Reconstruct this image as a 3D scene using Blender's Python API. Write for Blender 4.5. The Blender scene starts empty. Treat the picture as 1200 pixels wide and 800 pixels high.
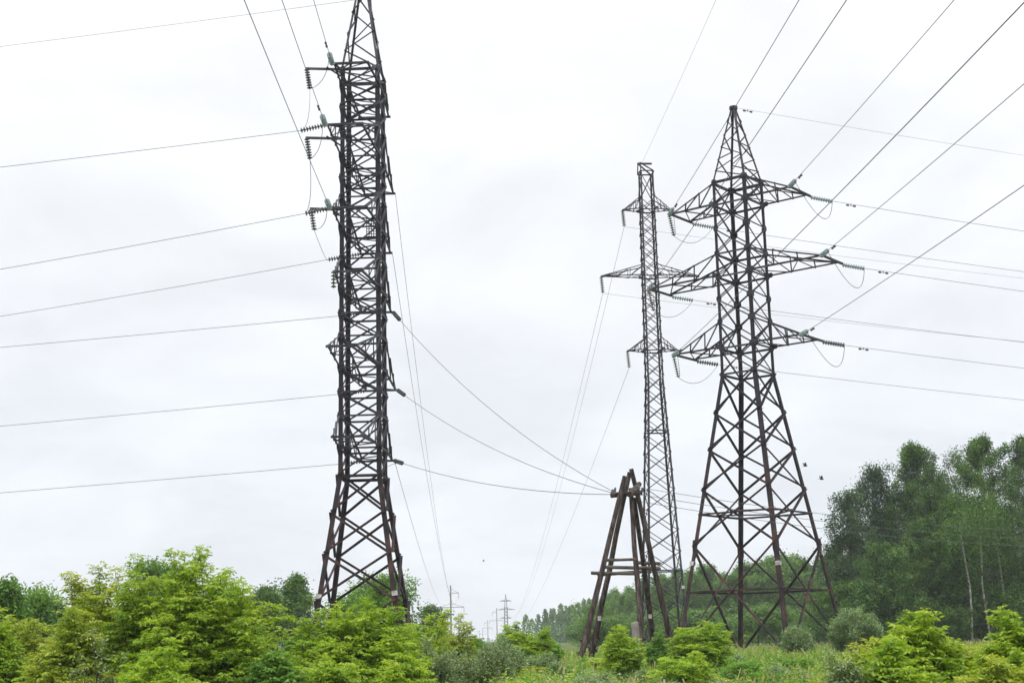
import bpy, math, random
import numpy as np
from mathutils import Matrix, Vector

scene = bpy.context.scene
# ------------------------------------------------------------------ camera
F, W0, H0 = 1694.0, 1200.0, 800.0          # focal length in photo pixels, photo size
PITCH, ROLL, EYE = math.radians(11.67), math.radians(1.22), 1.6
cam_d = bpy.data.cameras.new('camera')
cam = bpy.data.objects.new('camera', cam_d)
scene.collection.objects.link(cam)
CM = Matrix.Rotation(math.pi / 2 + PITCH, 4, 'X') @ Matrix.Rotation(-ROLL, 4, 'Z')
cam.matrix_world = Matrix.Translation((0, 0, EYE)) @ CM
cam_d.sensor_width = 36.0
cam_d.lens = 36.0 * F / W0
cam_d.clip_start, cam_d.clip_end = 0.1, 9000
scene.camera = cam

# ------------------------------------------------------------------ sky and sun (overcast)
SUN_EL, SUN_AZ = math.radians(56), math.radians(215)
world = bpy.data.worlds.new('World')
scene.world = world
world.use_nodes = True
nt = world.node_tree
nt.nodes.clear()


def wn(kind, **kw):
    n = nt.nodes.new(kind)
    for k, v in kw.items():
        setattr(n, k, v)
    return n


def wmath(op, a, b=None):
    n = wn('ShaderNodeMath', operation=op)
    for i, v in enumerate((a, b)):
        if v is None:
            continue
        if isinstance(v, (int, float)):
            n.inputs[i].default_value = v
        else:
            nt.links.new(v, n.inputs[i])
    return n.outputs[0]


sky = wn('ShaderNodeTexSky', sky_type='NISHITA')
sky.sun_disc = False
sky.sun_elevation, sky.sun_rotation = SUN_EL, SUN_AZ
tc = wn('ShaderNodeTexCoord')
sep = wn('ShaderNodeSeparateXYZ')
nt.links.new(tc.outputs['Generated'], sep.inputs[0])
zz = wmath('MAXIMUM', sep.outputs['Z'], 0.0)
# direction onto a flat cloud layer
inv = wmath('DIVIDE', 1.0, wmath('ADD', zz, 0.30))
cx = wmath('MULTIPLY', sep.outputs['X'], inv)
cy = wmath('MULTIPLY', sep.outputs['Y'], inv)
cmb = wn('ShaderNodeCombineXYZ')
nt.links.new(cx, cmb.inputs[0])
nt.links.new(cy, cmb.inputs[1])
noi = wn('ShaderNodeTexNoise')
noi.inputs['Scale'].default_value = 2.6
noi.inputs['Detail'].default_value = 5.0
noi.inputs['Roughness'].default_value = 0.55
noi.inputs['Distortion'].default_value = 0.3
nt.links.new(cmb.outputs[0], noi.inputs['Vector'])
# overcast brightness: dim at the horizon, boosted overhead beyond overcast to light the vegetation
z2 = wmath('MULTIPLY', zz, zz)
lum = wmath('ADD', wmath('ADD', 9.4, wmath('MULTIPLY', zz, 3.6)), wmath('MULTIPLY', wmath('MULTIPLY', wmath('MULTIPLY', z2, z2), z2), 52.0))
cl = wn('ShaderNodeMapRange')
cl.inputs['From Min'].default_value, cl.inputs['From Max'].default_value = 0.36, 0.62
cl.inputs['To Min'].default_value, cl.inputs['To Max'].default_value = 0.915, 1.045
nt.links.new(noi.outputs['Fac'], cl.inputs['Value'])
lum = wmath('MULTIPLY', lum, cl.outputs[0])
tint = wn('ShaderNodeMix', data_type='RGBA')
tint.inputs['A'].default_value = (0.94, 0.985, 1.05, 1)
tint.inputs['B'].default_value = (0.985, 0.998, 1.02, 1)
fz = wn('ShaderNodeMapRange')
fz.inputs['From Min'].default_value, fz.inputs['From Max'].default_value = 0.0, 0.42
nt.links.new(zz, fz.inputs['Value'])
nt.links.new(wmath('MULTIPLY', fz.outputs[0], cl.outputs[0]), tint.inputs['Factor'])
vm = wn('ShaderNodeVectorMath', operation='SCALE')
nt.links.new(tint.outputs['Result'], vm.inputs[0])
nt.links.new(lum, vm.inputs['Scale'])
mx = wn('ShaderNodeMix', data_type='RGBA')
mx.inputs['Factor'].default_value = 0.94
nt.links.new(sky.outputs[0], mx.inputs['A'])
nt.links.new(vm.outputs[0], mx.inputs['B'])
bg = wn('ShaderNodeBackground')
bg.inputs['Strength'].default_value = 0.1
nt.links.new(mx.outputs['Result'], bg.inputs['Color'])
wo = wn('ShaderNodeOutputWorld')
nt.links.new(bg.outputs[0], wo.inputs['Surface'])

sun_d = bpy.data.lights.new('sun', 'SUN')
sun_d.energy, sun_d.angle, sun_d.color = 1.5, math.radians(25), (1.0, 0.97, 0.92)
sun = bpy.data.objects.new('sun', sun_d)
scene.collection.objects.link(sun)
sdir = Vector((math.sin(SUN_AZ) * math.cos(SUN_EL), math.cos(SUN_AZ) * math.cos(SUN_EL), math.sin(SUN_EL)))
sun.rotation_euler = sdir.to_track_quat('Z', 'Y').to_euler()
scene.view_settings.view_transform = 'Standard'
scene.view_settings.look = 'None'
scene.view_settings.exposure = 0.0
scene.view_settings.gamma = 1.0
scene.view_settings.use_curve_mapping = False
scene.render.engine = 'CYCLES'
scene.cycles.max_bounces = 6
scene.cycles.diffuse_bounces = 3
scene.cycles.transmission_bounces = 4
scene.cycles.volume_bounces = 0
scene.cycles.use_denoising = True

# ------------------------------------------------------------------ helpers
C = scene.collection
R3 = np.array(CM.to_3x3())


def ray(px, py):
    d = R3 @ np.array([(px - W0 / 2) / F, -(py - H0 / 2) / F, -1.0])
    return d / d[1]


def at(px, py, Y):
    """world point seen at photo pixel (px, py), Y metres ahead"""
    d = ray(px, py)
    return np.array([d[0] * Y, Y, EYE + d[2] * Y])


def horizon(px):
    return 750.0 - (px - 607.5) * 0.0213


def ground(x, y):
    x, y = np.asarray(x, float), np.asarray(y, float)
    t = np.clip((y - 10) / 50.0, 0, 1)
    t = t * t * (3 - 2 * t)
    n = 0.07 * np.sin(x * 0.33 + 1.3) * np.cos(y * 0.27) + 0.05 * np.sin(x * 0.9 + y * 0.55)
    return 0.58 * t + n * np.clip(1.4 - np.hypot(x, y) / 120, 0, 1)


def gz(x, y):
    return float(ground(x, y))


def link(o, parent=None):
    C.objects.link(o)
    if parent is not None:
        o.parent = parent
    return o


def tag(o, label=None, cat=None, group=None, kind=None):
    if label:
        o['label'] = label
    if cat:
        o['category'] = cat
    if group:
        o['group'] = group
    if kind:
        o['kind'] = kind
    return o


def thing(name, loc, label, cat, group=None):
    o = bpy.data.objects.new(name, None)
    o.empty_display_size = 0.5
    o.location = [float(v) for v in loc]
    link(o)
    return tag(o, label, cat, group)


def copy_tree(src, loc, rz, s, label=None, group=None):
    r = src.copy()
    C.objects.link(r)
    r.location = loc
    r.rotation_euler = (0, 0, rz)
    r.scale = s if hasattr(s, '__len__') else (s, s, s)
    if label:
        r['label'] = label
    if group:
        r['group'] = group
    for ch in list(src.children):
        c = ch.copy()
        C.objects.link(c)
        c.parent = r
    return r


# --- materials
def material(name):
    m = bpy.data.materials.new(name)
    m.use_nodes = True
    return m, m.node_tree, m.node_tree.nodes['Principled BSDF']


def noisy(name, cols, scale=3.0, rough=0.7, metal=0.0, stretch=(1, 1, 1), detail=4, spec=0.3, bump=0.0, lo=0.35, hi=0.68):
    m, t, b = material(name)
    co = t.nodes.new('ShaderNodeTexCoord')
    mp = t.nodes.new('ShaderNodeMapping')
    mp.inputs['Scale'].default_value = stretch
    t.links.new(co.outputs['Object'], mp.inputs[0])
    n = t.nodes.new('ShaderNodeTexNoise')
    n.inputs['Scale'].default_value = scale
    n.inputs['Detail'].default_value = detail
    t.links.new(mp.outputs[0], n.inputs['Vector'])
    r = t.nodes.new('ShaderNodeValToRGB')
    r.color_ramp.elements[0].position, r.color_ramp.elements[1].position = lo, hi
    r.color_ramp.elements[0].color = (*cols[0], 1)
    r.color_ramp.elements[1].color = (*cols[-1], 1)
    for i, c in enumerate(cols[1:-1]):
        e = r.color_ramp.elements.new(lo + (hi - lo) * (i + 1) / (len(cols) - 1))
        e.color = (*c, 1)
    t.links.new(n.outputs['Fac'], r.inputs[0])
    t.links.new(r.outputs[0], b.inputs['Base Color'])
    b.inputs['Roughness'].default_value = rough
    b.inputs['Metallic'].default_value = metal
    b.inputs['Specular IOR Level'].default_value = spec
    if bump:
        bp = t.nodes.new('ShaderNodeBump')
        bp.inputs['Strength'].default_value = bump
        bp.inputs['Distance'].default_value = 0.02
        t.links.new(n.outputs['Fac'], bp.inputs['Height'])
        t.links.new(bp.outputs[0], b.inputs['Normal'])
    return m


def leaf_mat(name, cols, trans=0.35, rough=0.55, var=0.25, tcol=None):
    """cols: list of leaf colours picked by the per-leaf 'tint' attribute"""
    m, t, b = material(name)
    a = t.nodes.new('ShaderNodeAttribute')
    a.attribute_name = 'tint'
    r = t.nodes.new('ShaderNodeValToRGB')
    els = r.color_ramp.elements
    els[0].position, els[0].color = 0.0, (*cols[0], 1)
    els[1].position, els[1].color = 1.0, (*cols[-1], 1)
    for i, c in enumerate(cols[1:-1]):
        e = els.new((i + 1) / (len(cols) - 1))
        e.color = (*c, 1)
    t.links.new(a.outputs['Fac'], r.inputs[0])
    oi = t.nodes.new('ShaderNodeObjectInfo')
    mr = t.nodes.new('ShaderNodeMapRange')
    mr.inputs['To Min'].default_value, mr.inputs['To Max'].default_value = 1 - var, 1 + var
    t.links.new(oi.outputs['Random'], mr.inputs['Value'])
    hs = t.nodes.new('ShaderNodeHueSaturation')
    t.links.new(r.outputs[0], hs.inputs['Color'])
    t.links.new(mr.outputs[0], hs.inputs['Value'])
    t.links.new(hs.outputs[0], b.inputs['Base Color'])
    b.inputs['Roughness'].default_value = rough
    b.inputs['Specular IOR Level'].default_value = 0.3
    tr = t.nodes.new('ShaderNodeBsdfTranslucent')
    ml = t.nodes.new('ShaderNodeMix')
    ml.data_type, ml.blend_type = 'RGBA', 'MULTIPLY'
    ml.inputs['Factor'].default_value = 1.0
    ml.inputs['B'].default_value = (1.25, 1.2, 0.5, 1)
    t.links.new(hs.outputs[0], ml.inputs['A'])
    t.links.new(ml.outputs['Result'], tr.inputs['Color'])
    ms = t.nodes.new('ShaderNodeMixShader')
    ms.inputs[0].default_value = trans
    t.links.new(b.outputs[0], ms.inputs[1])
    t.links.new(tr.outputs[0], ms.inputs[2])
    t.links.new(ms.outputs[0], t.nodes['Material Output'].inputs['Surface'])
    return m


def plain(name, col, rough=0.5, metal=0.0):
    d = tuple(c * 0.82 for c in col)
    return noisy(name, (d, col), scale=9.0, rough=rough, metal=metal)


M = {}
M['steel'] = noisy('weathered_steel', ((0.008, 0.008, 0.013), (0.024, 0.021, 0.031), (0.06, 0.05, 0.064)), scale=1.6, rough=0.62, spec=0.35)
M['steel_grey'] = noisy('grey_steel', ((0.022, 0.021, 0.031), (0.05, 0.045, 0.058)), scale=1.2, rough=0.6)
M['rust'] = noisy('rusty_steel', ((0.015, 0.011, 0.014), (0.034, 0.020, 0.021), (0.078, 0.036, 0.030)), scale=1.3, rough=0.8, spec=0.2)
t_ = M['rust'].node_tree
s_ = t_.nodes.new('ShaderNodeSeparateXYZ')
t_.links.new(next(n for n in t_.nodes if n.type == 'TEX_COORD').outputs['Object'], s_.inputs[0])
r_ = t_.nodes.new('ShaderNodeMapRange')
r_.inputs['From Min'].default_value, r_.inputs['From Max'].default_value = 15.0, 7.0
t_.links.new(s_.outputs['Z'], r_.inputs['Value'])
x_ = t_.nodes.new('ShaderNodeMix')
x_.data_type = 'RGBA'
x_.inputs['A'].default_value = (0.020, 0.017, 0.024, 1)
t_.links.new(r_.outputs[0], x_.inputs['Factor'])
t_.links.new(next(n for n in t_.nodes if n.type == 'VALTORGB').outputs[0], x_.inputs['B'])
t_.links.new(x_.outputs['Result'], t_.nodes['Principled BSDF'].inputs['Base Color'])
M['wire'] = plain('aluminium_wire', (0.10, 0.10, 0.11), 0.55)
M['wire_dark'] = plain('dark_wire', (0.06, 0.055, 0.055), 0.6)
M['glass'] = noisy('teal_glass', ((0.20, 0.255, 0.265), (0.34, 0.40, 0.41)), scale=4, rough=0.12, spec=0.6)
M['porcelain'] = noisy('grey_glass', ((0.055, 0.065, 0.066), (0.12, 0.135, 0.135)), scale=4, rough=0.2, spec=0.5)
M['wood'] = noisy('tarred_wood', ((0.024, 0.017, 0.015), (0.056, 0.041, 0.036), (0.11, 0.088, 0.078)), scale=2.2, rough=0.9, stretch=(4, 4, 0.5), spec=0.1, bump=0.4)
M['wood_grey'] = noisy('grey_wood', ((0.05, 0.04, 0.036), (0.15, 0.125, 0.108)), scale=2.0, rough=0.9, stretch=(0.6, 4, 4), spec=0.1, bump=0.4)
M['concrete'] = noisy('old_concrete', ((0.15, 0.13, 0.12), (0.27, 0.24, 0.22)), scale=3, rough=0.95, spec=0.1)
M['plate'] = noisy('chipped_white_paint', ((0.22, 0.20, 0.20), (0.60, 0.59, 0.58)), scale=3, rough=0.6)
M['bird'] = plain('dark_plumage', (0.03, 0.028, 0.028), 0.8)
M['bark'] = noisy('birch_bark', ((0.045, 0.04, 0.035), (0.16, 0.15, 0.135), (0.30, 0.29, 0.27)), scale=2.5, rough=0.9, stretch=(1, 1, 2.5), spec=0.1, lo=0.3, hi=0.62)
M['bark_dark'] = noisy('grey_bark', ((0.03, 0.026, 0.022), (0.085, 0.075, 0.062)), scale=4, rough=0.95, spec=0.1)
M['stem'] = noisy('green_stem', ((0.05, 0.06, 0.025), (0.11, 0.12, 0.05)), scale=4, rough=0.8, spec=0.1)
M['elder'] = leaf_mat('fresh_maple_leaf', ((0.12, 0.215, 0.018), (0.215, 0.345, 0.022), (0.31, 0.43, 0.03), (0.44, 0.50, 0.09)), trans=0.45, var=0.06)
M['elder_yellow'] = leaf_mat('yellowish_maple_leaf', ((0.14, 0.21, 0.02), (0.245, 0.335, 0.028), (0.36, 0.42, 0.05), (0.48, 0.43, 0.14)), trans=0.45, var=0.06)
M['bushgreen'] = leaf_mat('mid_green_leaf', ((0.07, 0.15, 0.02), (0.125, 0.26, 0.028), (0.18, 0.32, 0.04)), trans=0.4, var=0.10)
M['birch'] = leaf_mat('birch_leaf', ((0.036, 0.088, 0.018), (0.072, 0.158, 0.026), (0.14, 0.24, 0.04)), trans=0.35, var=0.14)
M['aspen'] = leaf_mat('aspen_leaf', ((0.030, 0.066, 0.028), (0.055, 0.11, 0.040), (0.105, 0.165, 0.070)), trans=0.3, var=0.12)
M['wood_leaf'] = leaf_mat('woodland_leaf', ((0.062, 0.138, 0.024), (0.108, 0.218, 0.032), (0.175, 0.285, 0.048)), trans=0.32, var=0.2)
M['willow'] = leaf_mat('willow_leaf', ((0.11, 0.17, 0.075), (0.18, 0.27, 0.115), (0.27, 0.35, 0.19)), trans=0.3, var=0.06)
M['sage'] = leaf_mat('sage_leaf', ((0.10, 0.155, 0.062), (0.17, 0.24, 0.10), (0.27, 0.33, 0.17)), trans=0.25, var=0.1)
M['grass'] = leaf_mat('grass_blade', ((0.085, 0.165, 0.022), (0.15, 0.27, 0.032), (0.21, 0.33, 0.05), (0.33, 0.34, 0.13), (0.38, 0.30, 0.20)), trans=0.4, var=0.0)
M['herb'] = leaf_mat('herb_leaf', ((0.06, 0.14, 0.022), (0.12, 0.25, 0.028), (0.20, 0.34, 0.032), (0.32, 0.42, 0.05), (0.28, 0.33, 0.19)), trans=0.4, var=0.0)
M['flower'] = leaf_mat('flower_petal', ((0.50, 0.13, 0.04), (0.55, 0.24, 0.10), (0.20, 0.12, 0.38), (0.36, 0.20, 0.30), (0.60, 0.52, 0.10), (0.6, 0.6, 0.55)), trans=0.3, var=0.0)


class MB:
    """collects bars, plates, tubes and discs, then becomes one mesh object"""

    def __init__(s, org=(0, 0, 0)):
        s.v, s.f, s.org = [], [], np.array(org, float)

    def add(s, vs, fs):
        k = len(s.v)
        s.v += [tuple(np.asarray(v, float) - s.org) for v in vs]
        s.f += [tuple(i + k for i in f) for f in fs]

    @staticmethod
    def frame(p, q, ref):
        d = np.asarray(q, float) - np.asarray(p, float)
        L = np.linalg.norm(d)
        d = d / max(L, 1e-9)
        a = np.asarray(ref, float) - d * np.dot(ref, d)
        if np.linalg.norm(a) < 1e-4:
            a = np.cross(d, (0.3, 0.9, 0.1))
        a /= np.linalg.norm(a)
        return d, a, np.cross(d, a)

    def angle(s, p, q, w, ref=(0, 0, 1), ref2=None, t=None):
        """steel angle section"""
        p, q = np.asarray(p, float), np.asarray(q, float)
        d, a, b = s.frame(p, q, ref)
        if ref2 is not None and np.dot(b, ref2) < 0:
            b = -b
        t = t or max(0.012, 0.16 * w)
        prof = [(0, 0), (w, 0), (w, t), (t, t), (t, w), (0, w)]
        vs = [p + a * x + b * y for x, y in prof] + [q + a * x + b * y for x, y in prof]
        s.add(vs, [(i, (i + 1) % 6, 6 + (i + 1) % 6, 6 + i) for i in range(6)] + [(5, 4, 3, 2, 1, 0), (6, 7, 8, 9, 10, 11)])

    def bar(s, p, q, w, h=None, ref=(0, 0, 1)):
        p, q = np.asarray(p, float), np.asarray(q, float)
        d, a, b = s.frame(p, q, ref)
        h = h or w
        vs = [e + a * x * h / 2 + b * y * w / 2 for e in (p, q) for x, y in ((-1, -1), (1, -1), (1, 1), (-1, 1))]
        s.add(vs, [(0, 1, 2, 3), (7, 6, 5, 4)] + [(i, 4 + i, 4 + (i + 1) % 4, (i + 1) % 4) for i in range(4)])

    def tube(s, pts, r, n=5, cap=True):
        pts = [np.asarray(p, float) for p in pts]
        rs = r if hasattr(r, '__len__') else [r] * len(pts)
        vs, fs = [], []
        for i, p in enumerate(pts):
            d = pts[min(i + 1, len(pts) - 1)] - pts[max(i - 1, 0)]
            _, a, b = s.frame((0, 0, 0), d, (0.31, 0.17, 0.93) if abs(d[2]) < 0.9 * np.linalg.norm(d) else (0.9, 0.3, 0.1))
            for k in range(n):
                an = 2 * math.pi * k / n
                vs.append(p + rs[i] * (a * math.cos(an) + b * math.sin(an)))
        for i in range(len(pts) - 1):
            for k in range(n):
                fs.append((i * n + k, i * n + (k + 1) % n, (i + 1) * n + (k + 1) % n, (i + 1) * n + k))
        if cap:
            fs += [tuple(range(n))[::-1], tuple(range((len(pts) - 1) * n, len(pts) * n))]
        s.add(vs, fs)

    def plate(s, c, nrm, up, w, h, t=0.02, cut=0.28):
        """gusset: an eight-cornered plate"""
        nrm = np.asarray(nrm, float) / np.linalg.norm(nrm)
        up = np.asarray(up, float)
        up = up - nrm * np.dot(up, nrm)
        up /= np.linalg.norm(up)
        sd = np.cross(nrm, up)
        c = np.asarray(c, float)
        k = 1 - cut * 2
        pr = [(-1, -k), (-1, k), (-k, 1), (k, 1), (1, k), (1, -k), (k, -1), (-k, -1)]
        vs = [c + nrm * z * t + sd * x * w / 2 + up * y * h / 2 for z in (0, 1) for x, y in pr]
        s.add(vs, [tuple(range(7, -1, -1)), tuple(range(8, 16))] + [(i, (i + 1) % 8, 8 + (i + 1) % 8, 8 + i) for i in range(8)])

    def lathe(s, p, q, prof, n=10):
        """prof: list of (fraction along p-q, radius)"""
        p, q = np.asarray(p, float), np.asarray(q, float)
        d, a, b = s.frame(p, q, (0.2, 0.1, 1) if abs((q - p)[2]) < 0.9 * np.linalg.norm(q - p) else (1, 0.2, 0))
        vs, fs = [], []
        for t, r in prof:
            for k in range(n):
                an = 2 * math.pi * k / n
                vs.append(p + (q - p) * t + r * (a * math.cos(an) + b * math.sin(an)))
        for i in range(len(prof) - 1):
            for k in range(n):
                fs.append((i * n + k, i * n + (k + 1) % n, (i + 1) * n + (k + 1) % n, (i + 1) * n + k))
        s.add(vs, fs)

    def build(s, name, mat, parent=None, smooth=False):
        me = bpy.data.meshes.new(name)
        me.from_pydata(s.v, [], s.f)
        me.validate()
        if smooth:
            me.polygons.foreach_set('use_smooth', [True] * len(me.polygons))
        me.materials.append(mat)
        return link(bpy.data.objects.new(name, me), parent)


def quad_object(name, V, tint, mat, parent=None):
    """V: (n,4,3) leaf quads; tint: (n,) one value per leaf"""
    n = len(V)
    me = bpy.data.meshes.new(name)
    me.vertices.add(n * 4)
    me.vertices.foreach_set('co', np.ascontiguousarray(V, np.float32).ravel())
    me.loops.add(n * 4)
    me.loops.foreach_set('vertex_index', np.arange(n * 4, dtype=np.int32))
    me.polygons.add(n)
    me.polygons.foreach_set('loop_start', np.arange(0, n * 4, 4, dtype=np.int32))
    at_ = me.attributes.new('tint', 'FLOAT', 'FACE')
    at_.data.foreach_set('value', np.clip(tint, 0, 1).astype(np.float32))
    me.update()
    me.validate()
    me.materials.append(mat)
    return link(bpy.data.objects.new(name, me), parent)


def unit(a):
    return a / np.maximum(np.linalg.norm(a, axis=-1, keepdims=True), 1e-9)


def leaf_quads(P, A, ln, wd, rng, roll=0.6):
    """rhombus leaves at P pointing along A"""
    A = unit(A)
    up = np.tile((0.0, 0, 1.0), (len(P), 1)) + rng.normal(0, roll, (len(P), 3))
    S = unit(np.cross(A, up))
    ln, wd = np.asarray(ln).reshape(-1, 1), np.asarray(wd).reshape(-1, 1)
    mid = P + A * ln * 0.42
    return np.stack([P, mid + S * wd / 2, P + A * ln, mid - S * wd / 2], 1)


# ------------------------------------------------------------------ ground
def build_ground():
    ys = np.concatenate([np.linspace(-2000, -30, 14), np.linspace(-20, 130, 76), np.geomspace(140, 2050, 26)])
    xs = np.concatenate([-np.geomspace(2050, 75, 22), np.linspace(-66, 66, 67), np.geomspace(75, 2050, 22)])
    X, Y = np.meshgrid(xs, ys)
    Z = ground(X, Y)
    nx, ny = len(xs), len(ys)
    me = bpy.data.meshes.new('ground')
    me.from_pydata(np.stack([X.ravel(), Y.ravel(), Z.ravel()], 1).tolist(), [],
                   [(j * nx + i, j * nx + i + 1, (j + 1) * nx + i + 1, (j + 1) * nx + i) for j in range(ny - 1) for i in range(nx - 1)])
    me.polygons.foreach_set('use_smooth', [True] * len(me.polygons))
    me.materials.append(noisy('meadow_soil', ((0.045, 0.06, 0.022), (0.075, 0.105, 0.03), (0.10, 0.12, 0.045)), scale=0.6, rough=1.0, spec=0.05, detail=8))
    tag(link(bpy.data.objects.new('ground', me)), kind='structure')


build_ground()


# ------------------------------------------------------------------ lattice towers
def string_prof(n, rd=0.15, rc=0.045):
    pr = [(0, 0.0), (0, 0.025)]
    for i in range(n):
        a, b = (i + 0.12) / n, (i + 0.95) / n
        st = b - a
        pr += [(a, 0.03), (a + st * 0.12, rc + 0.02), (a + st * 0.50, rd), (a + st * 0.60, rd * 0.97), (a + st * 0.62, rc), (b, 0.03)]
    return pr + [(1, 0.025), (1, 0.0)]


def insulator(p, q, mat, parent, org, n=9, rd=0.15):
    m = MB(org)
    m.lathe(p, q, string_prof(n, rd), 10)
    return m.build('insulator_string', mat, parent, smooth=False)


def catenary(p, q, sag, n=28):
    t = np.linspace(0, 1, n)[:, None]
    P = np.asarray(p)[None] * (1 - t) + np.asarray(q)[None] * t
    P[:, 2] -= 4 * sag * (t * (1 - t))[:, 0]
    return P


class Tower:
    def __init__(s, name, cx, cy, ang, levels, label, cat, mats, base_z):
        s.c = np.array([cx, cy, 0.0])
        s.u = np.array([math.cos(ang), math.sin(ang), 0])      # along the crossarms
        s.v = np.array([-math.sin(ang), math.cos(ang), 0])
        s.lev = levels                                         # (z, half width)
        s.root = thing(name, (cx, cy, base_z), label, cat, 'lattice pylons in the clearing')
        s.org = np.array([cx, cy, base_z])
        s.mats = mats

    def hw(s, z):
        zs, ws = zip(*s.lev)
        return float(np.interp(z, zs, ws))

    def corner(s, i, j, z):
        h = s.hw(z)
        return s.c + s.u * h * i + s.v * h * j + np.array([0, 0, z])

    def pt(s, a, b, z):
        return s.c + s.u * a + s.v * b + np.array([0, 0, z])

    def legs(s, w, ztop, w_top=None, splice=None):
        w_top = w_top or w
        zs = [l[0] for l in s.lev if l[0] < ztop] + [ztop]
        for i in (-1, 1):
            for j in (-1, 1):
                m = MB(s.org)
                for a, b in zip(zs[:-1], zs[1:]):
                    ww = w + (w_top - w) * (a - zs[0]) / (ztop - zs[0])
                    m.angle(s.corner(i, j, a), s.corner(i, j, b), ww, ref=-s.u * i, ref2=-s.v * j, t=0.2 * ww)
                if splice:
                    z = splice
                    for nrm in (s.u * i, s.v * j):
                        p = s.corner(i, j, z)
                        oth = s.v * j if abs(np.dot(nrm, s.u)) > 0.5 else s.u * i
                        m.plate(p - oth * w * 0.5 + nrm * 0.004, nrm, (0, 0, 1), w * 1.2, 1.1, 0.025, cut=0.3)
                m.build('leg', s.mats[0], s.root)

    def faces(s):
        # (normal, corner A, corner B)
        return [(s.u, (1, -1), (1, 1)), (-s.u, (-1, 1), (-1, -1)), (s.v, (1, 1), (-1, 1)), (-s.v, (-1, -1), (1, -1))]

    def bracing(s, zs, w, kind, mat, gus=0.0, belts=(), bw=None, name='bracing', off=0.0):
        for fi, (nrm, A, B) in enumerate(s.faces()):
            m = MB(s.org)
            o1, o2 = nrm * 0.012, -nrm * (0.02 + w * 0.3)
            for k, (a, b) in enumerate(zip(zs[:-1], zs[1:])):
                A0, A1, B0, B1 = s.corner(*A, a), s.corner(*A, b), s.corner(*B, a), s.corner(*B, b)
                if kind == 'X':
                    m.angle(A0 + o1, B1 + o1, w, ref=np.cross(nrm, B1 - A0), ref2=nrm)
                    m.angle(B0 + o2, A1 + o2, w, ref=np.cross(nrm, A1 - B0), ref2=-nrm)
                elif kind == 'Z':
                    p, q = (A0, B1) if (k + fi) % 2 == 0 else (B0, A1)
                    m.angle(p + o1, q + o1, w, ref=np.cross(nrm, q - p), ref2=nrm)
                if gus:
                    for P in (A1, B1):
                        cen = (A1 + B1) / 2
                        inn = (cen - P) / np.linalg.norm(cen - P)
                        m.plate(P + inn * gus * 0.34 + nrm * 0.028, nrm, (0, 0, 1), gus, gus * 1.15, 0.015)
            for z in belts:
                p, q = s.corner(*A, z) + nrm * 0.05, s.corner(*B, z) + nrm * 0.05
                m.angle(p, q, bw or w, ref=(0, 0, -1), ref2=-nrm)
            m.build(name, mat, s.root)

    def crossarm(s, side, z, L, tie, ew, w, mat, npan=4, ax='u', name='crossarm', rise=0.0, over=0.25):
        U, V = (s.u, s.v) if ax == 'u' else (s.v, s.u)
        h, h2 = s.hw(z), s.hw(z + tie)
        P = lambda a, b, zz: s.c + U * a * side + V * b + np.array([0, 0, zz])
        m = MB(s.org)
        for j in (-1, 1):
            b0, b1 = P(h, h * j, z), P(L, ew / 2 * j, z + rise)
            t0, t1 = P(h2, h2 * j, z + tie), P(L - 0.12, ew / 2 * j, z + rise + 0.10)
            m.angle(b0, b1, w, ref=(0, 0, 1), ref2=-V * j)
            m.angle(t0, t1, w * 0.9, ref=(0, 0, -1), ref2=-V * j)
            for k in range(1, npan):
                f, g = k / npan, (k - 1) / npan
                pb, pt_ = b0 + (b1 - b0) * f, t0 + (t1 - t0) * f
                m.angle(pb, pt_, w * 0.6, ref=V * j)
                qt = t0 + (t1 - t0) * g
                m.angle(pb, qt, w * 0.6, ref=V * j)
        bl = [P(h, -h, z), P(L, -ew / 2, z + rise)], [P(h, h, z), P(L, ew / 2, z + rise)]
        for k in range(npan):
            f, g = k / npan, (k + 1) / npan
            p = bl[k % 2][0] + (bl[k % 2][1] - bl[k % 2][0]) * f
            q = bl[(k + 1) % 2][0] + (bl[(k + 1) % 2][1] - bl[(k + 1) % 2][0]) * g
            m.angle(p - (0, 0, 0.03), q - (0, 0, 0.03), w * 0.6, ref=(0, 0, 1))
        e0, e1 = P(L, -ew / 2 - over, z + rise), P(L, ew / 2 + over, z + rise)
        m.bar(e0, e1, w * 1.15, w * 1.15)
        for j in (-1, 1):
            m.plate(P(h + 0.12, (h + 0.02) * j, z + 0.08), V * j, (0, 0, 1), w * 3.4, w * 3.0, 0.02)
        o = m.build(name, mat, s.root)
        return o, e0, e1

    def peak(s, zb, zt, hw_t, w, mat, npan=4):
        h = s.hw(zb)
        m = MB(s.org)
        cs = [(1, -1), (1, 1), (-1, 1), (-1, -1)]
        pt = lambda c, f: s.c + (s.u * c[0] + s.v * c[1]) * (h + (hw_t - h) * f) + np.array([0, 0, zb + (zt - zb) * f])
        for c in cs:
            m.angle(pt(c, 0), pt(c, 1), w, ref=-s.u * c[0], ref2=-s.v * c[1])
        fr = [1 - (1 - k / npan) ** 0.9 for k in range(npan + 1)]
        for k in range(4):
            A, B = cs[k], cs[(k + 1) % 4]
            for i in range(npan):
                p, q = (pt(A, fr[i]), pt(B, fr[i + 1])) if i % 2 else (pt(B, fr[i]), pt(A, fr[i + 1]))
                m.angle(p, q, w * 0.6)
            m.angle(pt(A, 0), pt(B, 0), w * 0.8)
        m.plate(s.c + np.array([0, 0, zt - 0.15]), (0, 0, 1), s.u, hw_t * 2 + 0.25, hw_t * 2 + 0.25, 0.2)
        return m.build('peak', mat, s.root)

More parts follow.
